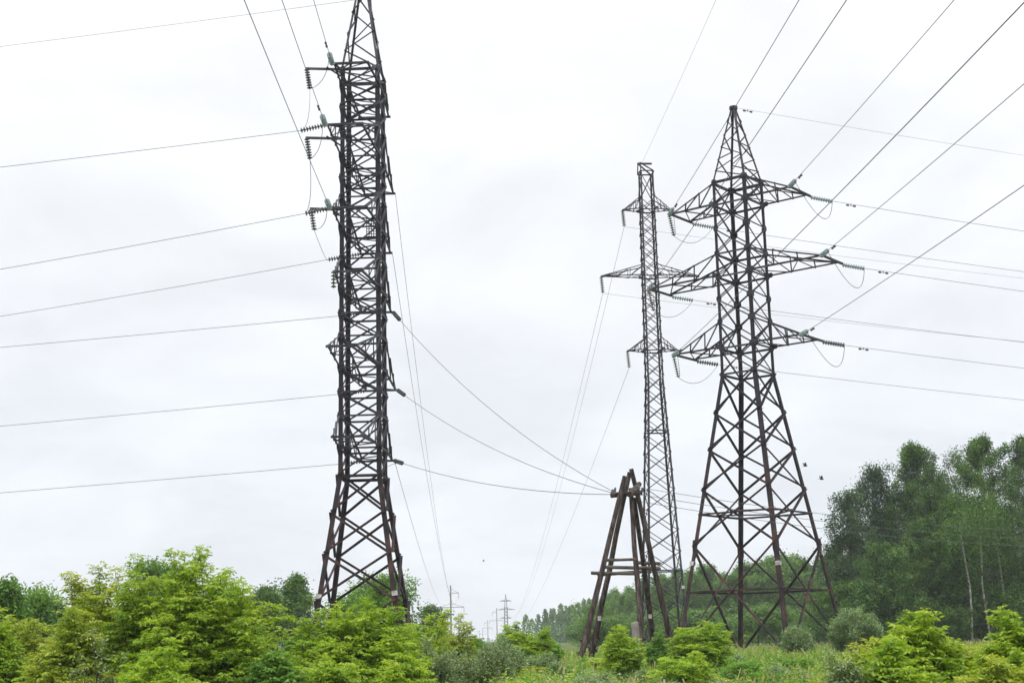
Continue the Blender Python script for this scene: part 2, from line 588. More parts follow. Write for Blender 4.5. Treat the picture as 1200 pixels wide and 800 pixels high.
    def bands(s, zs, w):
        for (i, j), z in zs:
            m = MB(s.org)
            p = s.corner(i, j, z)
            q = s.corner(i, j, z + 0.24)
            off = (s.u * i + s.v * j) * 0.03
            c0, c1 = p - (s.u * i + s.v * j) * w * 0.45 + off, q - (s.u * i + s.v * j) * w * 0.45 + off
            m.bar(c0, c1, w * 1.08, w * 1.08, ref=s.u)
            m.build('number_band', M['plate'], s.root)


def jumper(tower, pts, r=0.02, n=18):
    """a slack cable through the given points (quadratic spline)"""
    P = [np.asarray(p, float) for p in pts]
    out = []
    if len(P) == 3:
        t = np.linspace(0, 1, n)[:, None]
        c = 2 * P[1] - 0.5 * (P[0] + P[2])
        out = (1 - t) ** 2 * P[0] + 2 * t * (1 - t) * c + t ** 2 * P[2]
    m = MB(tower.org)
    m.tube(out, r, 4)
    return m.build('jumper_cable', M['wire'], tower.root)


def wire(label, P, r=0.014, mat='wire', dampers=(), group='power line wires', name='power_line_wire'):
    org = P[0]
    m = MB(org)
    m.tube(P, r, 5)
    o = m.build(name, M[mat])
    o.location = [float(x) for x in org]
    tag(o, label, 'wire', group)
    for i, dist in enumerate(dampers):
        seg = np.linalg.norm(np.diff(P, axis=0), axis=1)
        cs = np.concatenate([[0], np.cumsum(seg)])
        p = np.array([np.interp(dist, cs, P[:, k]) for k in range(3)])
        q = np.array([np.interp(dist + 0.5, cs, P[:, k]) for k in range(3)])
        d = (q - p) / np.linalg.norm(q - p)
        mm = MB(org)
        dn = np.array([0, 0, 0.1])
        mm.bar(p, p - dn, 0.05)
        mm.bar(p - dn - d * 0.25, p - dn + d * 0.25, 0.025)
        for sg in (-1, 1):
            mm.lathe(p - dn + d * sg * 0.16, p - dn + d * sg * 0.32, [(0, 0), (0, 0.06), (1, 0.06), (1, 0)], 7)
        mm.build('vibration_damper', M['wire_dark'], o)
    return o


def toward(p, target, dist):
    d = np.asarray(target) - np.asarray(p)
    return np.asarray(p) + d / np.linalg.norm(d) * dist


# ---- right-hand pylon --------------------------------------------------------
DR = 88.0
aR = math.radians(-38.3)
axR = at(893, 740, DR)[0]
hR = 46.5 * DR / F / 2                       # half body width
uR = np.array([math.cos(aR), math.sin(aR)])
vR = np.array([-math.sin(aR), math.cos(aR)])


def z_at(px, py, Y):
    return at(px, py, Y)[2]


frY = DR + hR * (uR[1] - vR[1])              # depth of the body's nearest corner
zA = [z_at(x, y, frY) for x, y in ((873.5, 231), (877, 316), (883, 401))]
zT = [z_at(x, y, frY) for x, y in ((870, 205), (875, 289), (881, 370))]
zKnee = z_at(883, 432, frY)
zTop = z_at(857, 126, DR)
zFoot = gz(axR, DR) - 0.15
baseR = 102 * DR / F / math.sqrt(2)
TR = Tower('lattice_pylon', axR, DR, aR, [(zFoot, baseR), (zKnee, hR), (zT[0], hR * 0.96), (zTop, hR * 0.9)],
           'dark rusty steel pylon on widely splayed legs, with six stubby crossarms', 'pylon',
           (M['rust'], M['steel']), zFoot)
TR.legs(0.235, zT[0], 0.15, splice=z_at(913, 637, DR - 4))
zb = [zFoot, z_at(815, 638, DR - 1.5), z_at(824, 572, DR - 1.3), z_at(832, 525, DR - 1), z_at(839, 482, DR - 0.8), zKnee]
TR.bracing(zb, 0.12, 'X', M['rust'], gus=0.0, belts=(z_at(806, 692, DR - 1.7), z_at(820, 600, DR - 1.4)), bw=0.11, name='base_bracing')
zbody = [zKnee, zA[2], zT[2], z_at(879, 343, frY), zA[1], zT[1], z_at(874, 259, frY), zA[0], zT[0]]
TR.bracing(zbody, 0.078, 'X', M['steel'], gus=0.36, belts=(zKnee, zA[2], zA[1], zA[0], zT[0], zT[1]), bw=0.12, name='body_bracing')
TR.peak(zT[0], zTop, 0.12, 0.11, M['steel'], 6)
mdi = MB(TR.org)                              # inner diaphragm of the belt
zbelt = z_at(820, 600, DR - 1.4)
mids = [(TR.corner(*A, zbelt) + TR.corner(*B, zbelt)) / 2 for _, A, B in TR.faces()]
for a, b in ((0, 2), (2, 1), (1, 3), (3, 0)):
    mdi.angle(mids[a], mids[b], 0.08)
mdi.build('belt_diaphragm', M['rust'], TR.root)
TR.bands([((1, -1), z_at(916, 661, DR - 5)), ((-1, -1), z_at(809, 662, DR - 1)), ((1, 1), z_at(970, 650, DR + 1))], 0.24)
for k in range(26):
    z = zFoot + 2.5 + k * 0.75
    p = TR.corner(1, -1, z)
    mst = MB(TR.org)
    mst.tube([p, p + TR.u * 0.22, p + TR.u * 0.22 + np.array([0, 0, 0.03])], 0.014, 5)
    mst.build('step_bolt', M['rust'], TR.root)
for i in (-1, 1):
    for j in (-1, 1):
        p = TR.corner(i, j, zFoot)
        fan = MB(TR.org)
        fan.bar(p - np.array([0, 0, 0.5]), p + np.array([0, 0, 0.28]), 0.7, 0.7, ref=TR.u)
        fan.build('footing', M['concrete'], TR.root)

LR = [4.3, 6.1, 4.45]
EW = 2.3
armR = {}
for k, nm in enumerate(('top', 'middle', 'bottom')):
    for sd in (1, -1):
        armR[k, sd] = TR.crossarm(sd, zA[k], LR[k], zT[k] - zA[k], EW, 0.105, M['steel'], npan=3)

backR = ray(536, 752)                        # the corridor's direction
backR = np.array([backR[0], 1.0, 0.0]) / math.hypot(backR[0], 1.0)
goR = np.array([0.957, 0.29, 0.0])
names = ('top', 'middle', 'bottom')
for k in range(3):
    for sd in (1, -1):
        o, near, far = armR[k, sd]
        side = 'right' if sd == 1 else 'left'
        # string and wire coming over the camera
        a = near - np.array([0, 0, 0.05])
        e = a - backR * 1.45 + np.array([0, 0, -0.10])
        insulator(a, e, M['glass'], o, TR.org)
        P = catenary(e, e - backR * 250, 3.6, 60)
        wire(f'wire slanting overhead from the {names[k]} {side} crossarm of the splayed right pylon', P, 0.017, dampers=(1.4,))
        # string and wire leaving to the right
        b = far - np.array([0, 0, 0.05])
        g = b + goR * 1.5 + np.array([0, 0, -0.16])
        insulator(b, g, M['porcelain'] if k == 2 else M['glass'], o, TR.org)
        P = catenary(g, g + goR * 200, 4.2, 40)
        wire(f'wire running off to the right edge from the {names[k]} {side} crossarm of the splayed pylon', P, 0.014, dampers=(1.3,))
        # jumper loop
        if sd == 1:
            lo = (e + g) / 2 + np.array([0.4, 0, -1.7])
            jumper(TR, (e, lo, g))
        else:
            hang = near + np.array([0, 0, -0.1])
            h1 = hang + np.array([0.25, 0.1, -1.35])
            insulator(hang, h1, M['porcelain'], o, TR.org)
            jumper(TR, (e, (e + h1) / 2 + np.array([0.1, 0, -0.5]), h1), 0.016)
            jumper(TR, (h1, (h1 + g) / 2 + np.array([0, 0, -0.75]), g), 0.016)
topR = TR.pt(0, 0, zTop)
wire('thin ground wire running right from the very tip of the splayed right pylon', catenary(topR, topR + goR * 200, 4.0, 40), 0.009, dampers=(1.0,))

# ---- slim pylon behind -------------------------------------------------------
DM = 118.0
aM = math.radians(5)
axM = at(779, 742, DM)[0]
hM = 17.5 * DM / F / 2
zMA = [z_at(x, y, DM) for x, y in ((760, 246.5), (763, 324), (767.5, 411))]
zMT = [z_at(x, y, DM) for x, y in ((759.5, 231), (762.5, 311), (767, 396))]
zMk = z_at(769, 445, DM)
zMtop = z_at(758, 203, DM)
zMf = gz(axM, DM) - 0.1
TM = Tower('lattice_pylon', axM, DM, aM, [(zMf, 48 * DM / F / 2), (zMk, hM * 1.1), (zMtop, hM * 0.92)],
           'slim tall lattice pylon standing between the wooden pole support and the splayed pylon', 'pylon',
           (M['steel_grey'], M['steel_grey']), zMf)
TM.legs(0.16, zMtop, 0.10)
zs = [zMf]
while zs[-1] < zMtop - 1.5:
    zs.append(zs[-1] + 0.95 * TM.hw(zs[-1]) + 0.5)
zs[-1] = zMtop
TM.bracing(zs, 0.062, 'X', M['steel_grey'], belts=(z_at(776, 668, DM), z_at(771, 505, DM)) + tuple(zMA), bw=0.1)
cap = MB(TM.org)
tip = TM.pt(-hM * 0.9, 0, z_at(752, 192, DM))
for i in (-1, 1):
    for j in (-1, 1):
        cap.angle(TM.corner(i, j, zMtop), tip + TM.v * j * 0.25, 0.10)
cap.bar(tip - TM.u * 0.15, tip + TM.u * 1.1, 0.14, 0.14)
for a, b in (((-1, -1), (1, -1)), ((1, -1), (1, 1)), ((1, 1), (-1, 1)), ((-1, 1), (-1, -1))):
    cap.angle(TM.corner(*a, zMtop), TM.corner(*b, zMtop), 0.1)
cap.build('peak', M['steel_grey'], TM.root)
LM = [30.5 * DM / F, 59.5 * DM / F, 31 * DM / F]
mtips = []
for k in range(3):
    for sd in (1, -1):
        o, e0, e1 = TM.crossarm(sd, zMA[k], LM[k], zMT[k] - zMA[k], 0.25, 0.08, M['steel_grey'], npan=3, over=0.0)
        if sd == -1:
            p = (e0 + e1) / 2
            q = p + np.array([0.1, 0, -1.4])
            insulator(p, q, M['porcelain'], o, TM.org, n=9, rd=0.17)
            mtips.append(q)
TM.bands([((1, -1), z_at(798, 690, DM))], 0.2)

# ---- left pylon, seen end-on ---------------------------------------------------
DL = 78.0
aL = math.radians(-3.2)
axL = at(425.5, 735, DL)[0]
hL = 47.5 * DL / F / 2
zl = lambda e: EYE + e / F * DL * 1.0        # elevation pixels above the horizon to height
LAX = [646, 564, 482, 410, 320, 227]
zLA = []
for e in LAX:
    zLA.append(z_at(425, 753.5 - e, DL))
zLtop = z_at(425, 753.5 - 664, DL)
zLk = z_at(427, 558, DL)
zLf = gz(axL, DL) - 0.3
TL = Tower('lattice_pylon', axL, DL, aL, [(zLf, 113 * DL / F / 2), (zLk, hL * 1.06), (zLtop, hL)],
           'tallest dark steel pylon at left, seen end-on, its pointed top cut off by the frame', 'pylon',
           (M['rust'], M['steel']), zLf)
TL.legs(0.25, zLtop, 0.22)
zb = [zLf, z_at(426, 645, DL), z_at(426, 598, DL), zLk]
zb = [zLf, z_at(426, 704, DL), z_at(426, 650, DL), z_at(426, 602, DL), zLk]
TL.bracing(zb, 0.13, 'X', M['rust'], belts=(zLk,), bw=0.16, name='base_bracing')
zs = [zLk]
tie = 1.75
for a in sorted(zLA):
    prev = zs[-1]
    gap = a - prev
    if gap > 3.0:
        zs.append(prev + gap / 2)
    zs += [a, a + tie]
zs = [z for z in zs if z <= zLtop + 0.01]
zs = [z for p, q in zip(zs[:-1], zs[1:]) for z in ((p, (p + q) / 2) if q - p > 1.9 else (p,))] + [zs[-1]]
if zs[-1] < zLtop - 0.8:
    zs.append(zLtop)
TL.bracing(zs, 0.085, 'X', M['steel'], gus=0.34, belts=tuple(zs[1:]), bw=0.10, name='body_bracing')
TL.peak(zLtop, zLtop + 6.5, 0.12, 0.12, M['steel'], 5)
LL = [4.2, 6.1, 4.7, 4.9, 6.7, 5.2]
nearE, farE = [], []
for k in range(6):
    t = min(tie, zLtop - zLA[k])
    o, e0, e1 = TL.crossarm(-1, zLA[k], LL[k], t, 1.9 if k < 3 else 1.5, 0.10, M['steel'], npan=3, ax='v', over=0.06)
    nearE.append((o, e0, e1))                # e0 left end, e1 right end
    o, e0, e1 = TL.crossarm(1, zLA[k], LL[k], t, 1.8, 0.10, M['steel'], npan=3, ax='v', over=0.08)
    farE.append((o, e0, e1))
mg = MB(TL.org)                              # small wire basket hung inside the body
c0 = at(438, 268, DL + 0.4)
for k in range(7):
    mg.bar(c0 + np.array([-0.4 + k * 0.133, 0, -0.6]), c0 + np.array([-0.4 + k * 0.133, 0, 0.6]), 0.035)
for k in range(9):
    mg.bar(c0 + np.array([-0.42, 0, -0.6 + k * 0.15]), c0 + np.array([0.42, 0, -0.6 + k * 0.15]), 0.035)
mg.build('grating', M['steel_grey'], TL.root)
TL.bands([((-1, -1), z_at(374, 703, DL)), ((1, -1), z_at(472, 699, DL))], 0.26)

goL = np.array([-17.0, 2.4, 0.0]) / math.hypot(17, 2.4)
backL = ray(560, 752)
backL = np.array([backL[0], 1.0, 0.0]) / math.hypot(backL[0], 1.0)
ordn = ('topmost', 'second', 'third', 'fourth', 'fifth', 'lowest')
stubpx = ((358, 79), (358, 160), (363, 243))
for k in range(3):
    o, e0, e1 = nearE[k]
    # wire from over the camera
    e = e0 - backL * 1.5 + np.array([0, 0, -0.08])
    insulator(e0, e, M['glass'], o, TL.org)
    wire(f'wire coming down from the top edge to the {ordn[k]} crossarm of the left pylon', catenary(e, e - backL * 250, 3.6, 60), 0.016,
         dampers=(1.7,) if k < 2 else ())
    # stub beam carrying the jumper string
    Y = e0[1] + 1.5
    s0 = at(stubpx[k][0], stubpx[k][1], Y)
    s1 = at(402, stubpx[k][1] + 1.0, Y)
    m = MB(TL.org)
    m.angle(s0, s1, 0.15, ref=(0, 0, -1))
    m.angle(s0 * 0.45 + s1 * 0.55, s1 + np.array([0, 0.2, -0.55]), 0.09)
    st = m.build('jumper_beam', M['steel'], TL.root)
    h0 = s0 + np.array([0.07, 0, -0.08])
    h1 = h0 + np.array([0.18, 0, -1.2])
    insulator(h0, h1, M['porcelain'], st, TL.org, n=8)
    jumper(TL, (e, (e + h1) / 2 + np.array([0.22, 0, -0.35]), h1), 0.016)
    # circuit leaving to the left
    tgt = ((372, 148), (362, 246), (372, 308))[k]
    src = (nearE[1][1], nearE[2][1], farE[2][1])[k]
    anc = np.array(src)
    g = anc + goL * (1.35, 1.35, 1.9)[k] + np.array([0, 0, -0.22])
    par = (nearE[1][0], nearE[2][0], farE[2][0])[k]
    insulator(anc, g, M['porcelain'], par, TL.org, n=(9, 9, 12)[k])
    wire(f'{("upper", "second", "third")[k]} wire running left from the tall end-on pylon to the left edge', catenary(g, g + goL * 200, (2.8, 6.6, 6.4)[k], 40), 0.015)
    jumper(TL, (h1, (h1 + g) / 2 + np.array([0.15, 0, -0.55]), g), 0.016)
# fourth stub string
o, e0, e1 = nearE[3]
h0 = at(391, 317, e0[1])
insulator(h0, h0 + np.array([0.0, 0, -0.95]), M['porcelain'], o, TL.org, n=5)
# wires dead-ended on the lower far arms, both ways
APX = (717, 577)
AY = 64.0
apex = at(APX[0], APX[1], AY)
for k in range(3, 6):
    o, e0, e1 = farE[k]
    yl = (367.5, 462, 542)[k - 3]
    a = np.array(e0)
    g = a + goL * 1.25 + np.array([0, 0, -0.1])
    insulator(a, g, M['porcelain'], o, TL.org, n=8, rd=0.13)
    wire(f'{("fourth", "fifth", "lowest")[k - 3]} wire running left from the tall end-on pylon to the left edge', catenary(g, g + goL * 200, (2.2, 2.7, 2.5)[k - 3], 40), 0.015)
    x, y = ((461, 366), (463, 462), (463, 540))[k - 3]
    a = np.array(e1)
    end = apex + np.array([0, 0, (0.08, 0.0, -0.08)[k - 3]])
    d = end - a
    hd = np.array([d[0], d[1], 0]) / math.hypot(d[0], d[1])
    sg = (0.85, 0.62, 0.42)[k - 3]
    sl = d[2] / math.hypot(d[0], d[1]) - 4 * sg / math.hypot(d[0], d[1])
    g = a + (hd + np.array([0, 0, sl])) * 1.1 / math.sqrt(1 + sl * sl)
    insulator(a, g, M['porcelain'], o, TL.org, n=6, rd=0.13)
    wire(f'{("steepest", "middle", "lowest")[k - 3]} wire sloping from the left pylon down to the wooden pole support', catenary(g, end, sg, 30), 0.016)
    jumper(TL, (g, (g + TL.pt(1.2, 1, zLA[k])) / 2 + np.array([0, 0, -0.35]), TL.pt(1.1, 1.0, zLA[k] - 0.9)), 0.016)
topL = TL.pt(0, 0, zLtop + 4.75)
wire('faint ground wire crossing the top left corner to the left pylon', catenary(topL, topL + goL * 200, 2.8, 40), 0.010)


# ------------------------------------------------------------------ wooden pole support
def pole_support():
    apx = at(738, 575, AY)
    base = at(735, 752, AY)
    gzz = gz(base[0], AY)
    org = np.array([base[0], AY, gzz])
    root = thing('wooden_pole_support', org, 'leaning cluster of dark wooden poles joined at the top, with crossbars halfway up', 'pole support')
    poles = [((676, 762), 61.5, (732, 558), 63.3), ((690, 758), 65.5, (738, 553), 63.8),
             ((753, 758), 62.0, (739, 572), 63.6), ((768, 750), 67.5, (743, 583), 64.4), ((792, 756), 65.0, (739.5, 549), 64.1)]
    ends = []
    for (p, Y0, q, Y1) in poles:
        a, b = at(*p, Y0), at(*q, Y1)
        a[2] = gz(a[0], a[1]) - 0.2
        m = MB(org)
        n = 7
        rnd = random.Random(int(p[0]))
        pts = [a + (b - a) * t + np.array([rnd.uniform(-.03, .03), 0, 0]) * (0 < t < 1) for t in np.linspace(0, 1, n)]
        m.tube(pts, [0.14 - 0.04 * t for t in np.linspace(0, 1, n)], 10)
        po = m.build('pole', M['wood'], root, smooth=False)
        # the stub bound to the pole's foot
        m = MB(org)
        sd = np.array([0.02, 0.22, 0])
        m.tube([a + sd * .8, a + (b - a) * 0.15 + sd * 0.7], [0.13, 0.12], 9)
        for f in (0.08, 0.15):
            c = a + (b - a) * f + sd * 0.5
            dd = (b - a) / np.linalg.norm(b - a)
            m.lathe(c - dd * 0.05, c + dd * 0.05, [(0, 0.20), (0, 0.22), (1, 0.22), (1, 0.20)], 12)
        m.build('bound_stub', M['wood'], po)
        ends.append((a, b))
    bars = [((709, 656), 63.4, (746, 655), 62.6, .07), ((709, 664), 64.2, (774, 666), 64.6, .08), ((709, 664), 64.6, (773, 665), 64.9, .07),
            ((693, 671), 62.3, (749, 672), 62.9, .075), ((748, 659), 65.6, (774, 660), 65.4, .085), ((700, 673), 65.4, (752, 669.5), 65.6, .085)]
    for p, Y0, q, Y1, r in bars:
        m = MB(org)
        m.tube([at(*p, Y0), at(*q, Y1)], [r, r * 0.92], 8)
        m.build('crossbar', M['wood_grey'], root)
    m = MB(org)
    m.tube([at(716, 580, 63.2), at(752, 577, 63.6)], [0.12, 0.11], 8)
    m.build('crossarm', M['wood'], root)
    m = MB(org)
    m.tube([at(738, 579, 62.9), at(749, 567, 64.6)], [0.14, 0.12], 9)
    m.build('crossarm', M['wood'], root)
    for (x, y) in ((717, 577), (720, 575), (748, 573), (752, 575), (744, 577)):
        p = at(x, y, 63.5)
        m = MB(org)
        m.lathe(p - (0, 0, 0.05), p + np.array([0.05, 0, 0.16]), [(0, 0.02), (0.1, 0.06), (0.45, 0.07), (0.5, 0.04), (0.8, 0.055), (1, 0.02), (1, 0)], 9)
        m.build('insulator', M['porcelain'], root)
    for i, f in ((1, 0.245), (3, 0.30)):
        a, b = ends[i]
        c = a + (b - a) * f + np.array([0, -0.15, 0])
        m = MB(org)
        m.plate(c, (0, -1, 0), (0, 0, 1), 0.15, 0.2, 0.02, cut=0.05)
        m.build('number_plate', M['plate'], root)
    # wires that go on to the right
    st = at(749, 571, 64.0)
    for k, (py, lab) in enumerate(((606, 'upper'), (613, 'middle'), (620, 'lower'))):
        e = at(1215, py, 92.0)
        d = e - st
        e2 = st + d * 1.6
        s0 = st + np.array([0.05 * k, 0.35 * k, -0.28 * k])
        wire(f'{lab} of the low wires from the wooden poles past the trees', catenary(s0, e2, 0.9, 36), 0.012)
    return root


pole_support()

stump = at(746.5, 758, 60.5)
sg0 = gz(stump[0], stump[1])
m = MB((stump[0], stump[1], sg0))
c = np.array([stump[0], stump[1], sg0])
m.tube([c + (0, 0, -0.2), c + (-0.05, 0, 1.62), c + (-0.06, 0, 1.68)], [0.19, 0.165, 0.13], 4)
o = m.build('concrete_stump', M['concrete'])
o.location = [float(v) for v in c]
tag(o, 'short grey concrete post stump standing against the foot of the wooden poles', 'post')


# ------------------------------------------------------------------ far line of poles down the clearing
def concrete_pole(px, top, D, flip, label):
    b = at(px, top, D)
    x, z1 = b[0], b[2]
    z0 = gz(x, D)
    org = np.array([x, D, z0])
    root = thing('utility_pole', org, label, 'utility pole', 'far poles down the clearing')
    m = MB(org)
    m.tube([org - (0, 0, 0.3), (x, D, z1)], [0.36, 0.24], 10)
    m.build('pole', M['concrete'], root)
    H = z1 - z0
    for k, (f, l, sds) in enumerate(((0.87, 2.6, (flip,)), (0.63, 4.3, (1, -1)))):
        z = z0 + H * f
        for sd in sds:
            ll = l if sd == flip else l * 0.85
            m = MB(org)
            tipp = np.array([x + sd * ll, D, z])
            m.bar((x, D, z), tipp, 0.16, 0.16)
            m.bar((x, D, z + 1.3), tipp, 0.09, 0.09)
            ca = m.build('crossarm', M['steel_grey'], root)
            m = MB(org)
            m.lathe(tipp, tipp - np.array([0, 0, 1.9]), string_prof(9, 0.17), 7)
            m.build('insulator_string', M['porcelain'], ca)
    return org, z0, H


P1 = concrete_pole(528, 685.5, 480, 1, 'nearest concrete pole with three crossarms rising behind the bushes in the clearing')
concrete_pole(537.5, 718, 800, 1, 'short concrete pole top just right of the nearest far pole')
concrete_pole(582, 712, 850, -1, 'grey pole beside the far small lattice pylon in the clearing')
concrete_pole(571.5, 726, 1150, -1, 'small distant pole left of the far lattice pylon, above the bush')
concrete_pole(562, 738, 1600, -1, 'smallest faint pole at the vanishing end of the clearing')
concrete_pole(565.5, 737, 1700, 1, 'faint pole on the right of the smallest pole at the end of the clearing')

DF = 900.0
fx = at(593.3, 740, DF)[0]
fz0 = gz(fx, DF)
fz1 = z_at(593, 711, DF)
FT = Tower('lattice_pylon', fx, DF, 0.0, [(fz0, 2.2), (fz0 + 10, 1.1), (fz1, 0.9)],
           'tiny far lattice pylon with three crossarm tiers above the bushes in the clearing', 'pylon', (M['steel_grey'],) * 2, fz0)
FT.legs(0.3, fz1, 0.24)
FT.bracing(list(np.linspace(fz0, fz1, 12)), 0.16, 'X', M['steel_grey'])
FT.peak(fz1, z_at(593, 696, DF), 0.1, 0.22, M['steel_grey'], 3)
for k, (py, l) in enumerate(((704, 3.6), (714, 5.5), (724, 3.6))):
    for sd in (1, -1):
        FT.crossarm(sd, z_at(593, py, DF), l, 0.9, 0.5, 0.2, M['steel_grey'], npan=2, over=0)

# wires to the far line
for k in range(3):
    s0 = mtips[k]
    e = at((590, 586, 589)[k], (704.5, 714, 724)[k], DF)
    wire(f'faint wire dropping far away from the {names[k]} left arm of the slim pylon', catenary(s0, e, (19, 17, 13)[k], 50), 0.015)
pl = at(752, 192, DM)
wire('faint ground wire rising from the tip of the slim pylon to the top edge', catenary(pl, pl - backR * 260, 3.5, 50), 0.010)
for k, (x, y, Y, ex, ey) in enumerate(((459, 236, DL + 6, 537, 693), (459, 302, DL + 5, 543, 706), (463, 560, DL + 1, 521, 706))):
    s0, e = np.array(farE[(1, 2, 5)[k]][2]), at(ex, ey, 480)
    wire(f'faint {("outer", "inner", "short")[k]} wire hanging from the left pylon down to the far concrete pole', catenary(s0, e, (12, 11, 3.2)[k], 44), 0.015)
# wires of the slim pylon seen behind the splayed one
for k in range(2):
    s0 = mtips[k] + np.array([0, 0, -0.05])
    e = s0 + goR * 220
    wire(f'thin wire running right from the {names[k]} left arm of the slim pylon', catenary(s0, e, 4.2, 40), 0.011)


# ------------------------------------------------------------------ vegetation
def limb_mesh(mb_v, pts, r0, r1, n=5):
    k = len(pts)
    mb_v.tube(pts, list(np.linspace(r0, r1, k)), n, cap=False)


def make_shrub(name, seed, H, Rx, Ry, mat, label, cat, loc, nst=34, nshoot=13, nleaf=11, leaf=0.066, leader=(), group='bushes in the clearing',
               compound=True, dome=0.42, wr=0.40, lean=0.0, ragged=True):
    rng = np.random.default_rng(seed)
    root = thing(name, loc, label, cat, group)
    mb = MB()
    PP, AA, TT, SS = [], [], [], []
    stems = []
    for i in range(nst):
        rr = math.sqrt((i + 0.5) / nst)
        az = i * 2.39996 + rng.uniform(-.4, .4)
        h = H * rng.uniform(0.60, 1.0) * (1 - dome * rr ** 2.2)
        stems.append((rr, az, h))
    for i in range(3 + nst // 9 if ragged else 0):              # a few ragged shoots
        rr, az = math.sqrt(rng.uniform(0, 0.75)), rng.uniform(0, 6.28)
        stems.append((None, (math.cos(az) * Rx * rr, math.sin(az) * Ry * rr), H * rng.uniform(0.85, 1.10) * (1 - 0.8 * dome * rr ** 2)))
    for (fx_, fy_, h) in leader:              # upright leading shoots
        stems.append((None, (fx_, fy_), h))
    for rr, az, h in stems:
        if rr is None:
            tipp = np.array([az[0], az[1], h])
            base = tipp * np.array([0.35, 0.35, 0])
            ns = nshoot + 20
        else:
            tipp = np.array([math.cos(az) * Rx * rr, math.sin(az) * Ry * rr, h])
            base = np.array([tipp[0] * 0.35, tipp[1] * 0.35, -0.05])
            ns = nshoot
        cl = rng.uniform(0.0, 0.55)
        tt = np.linspace(0, 1, 6)
        bow = rng.normal(0, 0.06 * H, 3) * (1, 1, 0)
        pts = [base * (1 - t) + np.array([tipp[0], tipp[1], 0]) * t ** 1.25 + np.array([0, 0, tipp[2]]) * t + bow * math.sin(math.pi * t) for t in tt]
        pts = np.array(pts)
        pts[:, 2] = np.maximum(pts[:, 2], -0.1)
        mb.tube(list(pts), list(np.linspace(0.012 + 0.006 * H, 0.004, 6)), 4, cap=False)
        for j in range(ns + 3):
            t = rng.uniform(0.12, 0.97) if j < ns else 1.0
            if rr is None and j < ns:
                t = 0.35 + 0.64 * (j + rng.uniform(0, 1)) / ns
            p0 = np.array([np.interp(t, tt, pts[:, k]) for k in range(3)])
            a2 = rng.uniform(0, 2 * math.pi)
            out = np.array([math.cos(a2), math.sin(a2), 0]) + 0.5 * np.array([p0[0], p0[1], 0]) / max(0.3, math.hypot(p0[0], p0[1]))
            L = (0.10 + 0.20 * (1 - t)) * H * rng.uniform(0.6, 1.25)
            if rr is None:
                L = 0.10 + 0.75 * (1 - t) * rng.uniform(0.5, 1.1)
            L = min(L, 0.75)
            if j >= ns:
                L = 0.12
            d = unit(out + np.array([0, 0, rng.uniform(0.25, 0.9)]))
            nl = max(3, int(nleaf * rng.uniform(0.7, 1.3)))
            if j >= ns:
                nl = max(3, nl // 2)
            if rr is None:
                nl = max(4, int(nl * (1.0 - 0.35 * t)))
                d = unit(d + np.array([0, 0, 0.35]))
            u = np.linspace(0.15, 1, nl)[:, None]
            q = p0 + d * L * u + np.array([0, 0, -0.18 * L]) * u ** 2
            if L > 0.25:
                mb.tube([p0, q[-1]], [0.005, 0.003], 3, cap=False)
            an = rng.uniform(0, 2 * math.pi, nl)
            ax = np.stack([np.cos(an), np.sin(an), rng.uniform(-0.25, 0.45, nl)], 1) + d * 0.5
            SS.append(np.full(nl, (1.25 - 0.5 * t ** 4) if rr is None else (1.0 if j < ns else 0.75)))
            PP.append(q)
            AA.append(unit(ax))
            TT.append(cl * 0.75 + 0.22 * t + rng.normal(0, 0.10, nl) + (0.12 if j >= ns else 0))
    P, A, T, SC = np.concatenate(PP), np.concatenate(AA), np.concatenate(TT), np.concatenate(SS)
    n = len(P)
    if compound:
        rl = leaf * rng.uniform(1.2, 2.0, (n, 1)) * SC[:, None]
        side = unit(np.cross(A, (0, 0, 1.0)) + rng.normal(0, 0.12, (n, 3)))
        Qs, Ts = [], []
        for fr, sg in ((1.0, 0), (0.72, 1), (0.72, -1), (0.40, 1), (0.40, -1)):
            b = P + A * rl * fr + np.array([0, 0, -0.25]) * rl * fr ** 2
            dr = A * (0.9 if sg == 0 else 0.45) + side * sg * 0.85 + np.array([0, 0, -0.55]) + rng.normal(0, 0.22, (n, 3))
            ln = leaf * rng.uniform(0.75, 1.3, n) * SC
            Qs.append(leaf_quads(b, dr, ln, ln * wr, rng, 0.85))
            Ts.append(T + rng.normal(0, 0.04, n))
        Q, T = np.concatenate(Qs), np.concatenate(Ts)
    else:
        Qs, Ts = [], []
        for r in range(4):
            b = P + rng.normal(0, leaf * 0.9, (n, 3))
            dr = A + rng.normal(0, 0.6, (n, 3))
            ln = leaf * rng.uniform(0.7, 1.25, n)
            Qs.append(leaf_quads(b, dr, ln, ln * wr, rng, 0.5))
            Ts.append(T + rng.normal(0, 0.08, n))
        Q, T = np.concatenate(Qs), np.concatenate(Ts)
    mb.build('stems', M['stem'], root)
    quad_object('foliage', Q, T, mat, root)
    return root


def shrub_at(px, top, wpx, D, seed, mat, label, cat='bush', leaders=(), dep=0.8, name='leafy_bush', zoff=0.0, **kw):
    p = at(px, top, D)
    g = gz(p[0], D)
    H = p[2] - g
    ld = []
    for lx, ly in leaders:
        q = at(lx, ly, D)
        ld.append((q[0] - p[0], 0.12 * math.sin(lx), q[2] - g))
    if ld:
        H = H
    return make_shrub(name, seed, H, wpx / 2 * D / F, wpx / 2 * D / F * dep, M[mat], label, cat, (p[0], D, g), leader=ld, **kw)


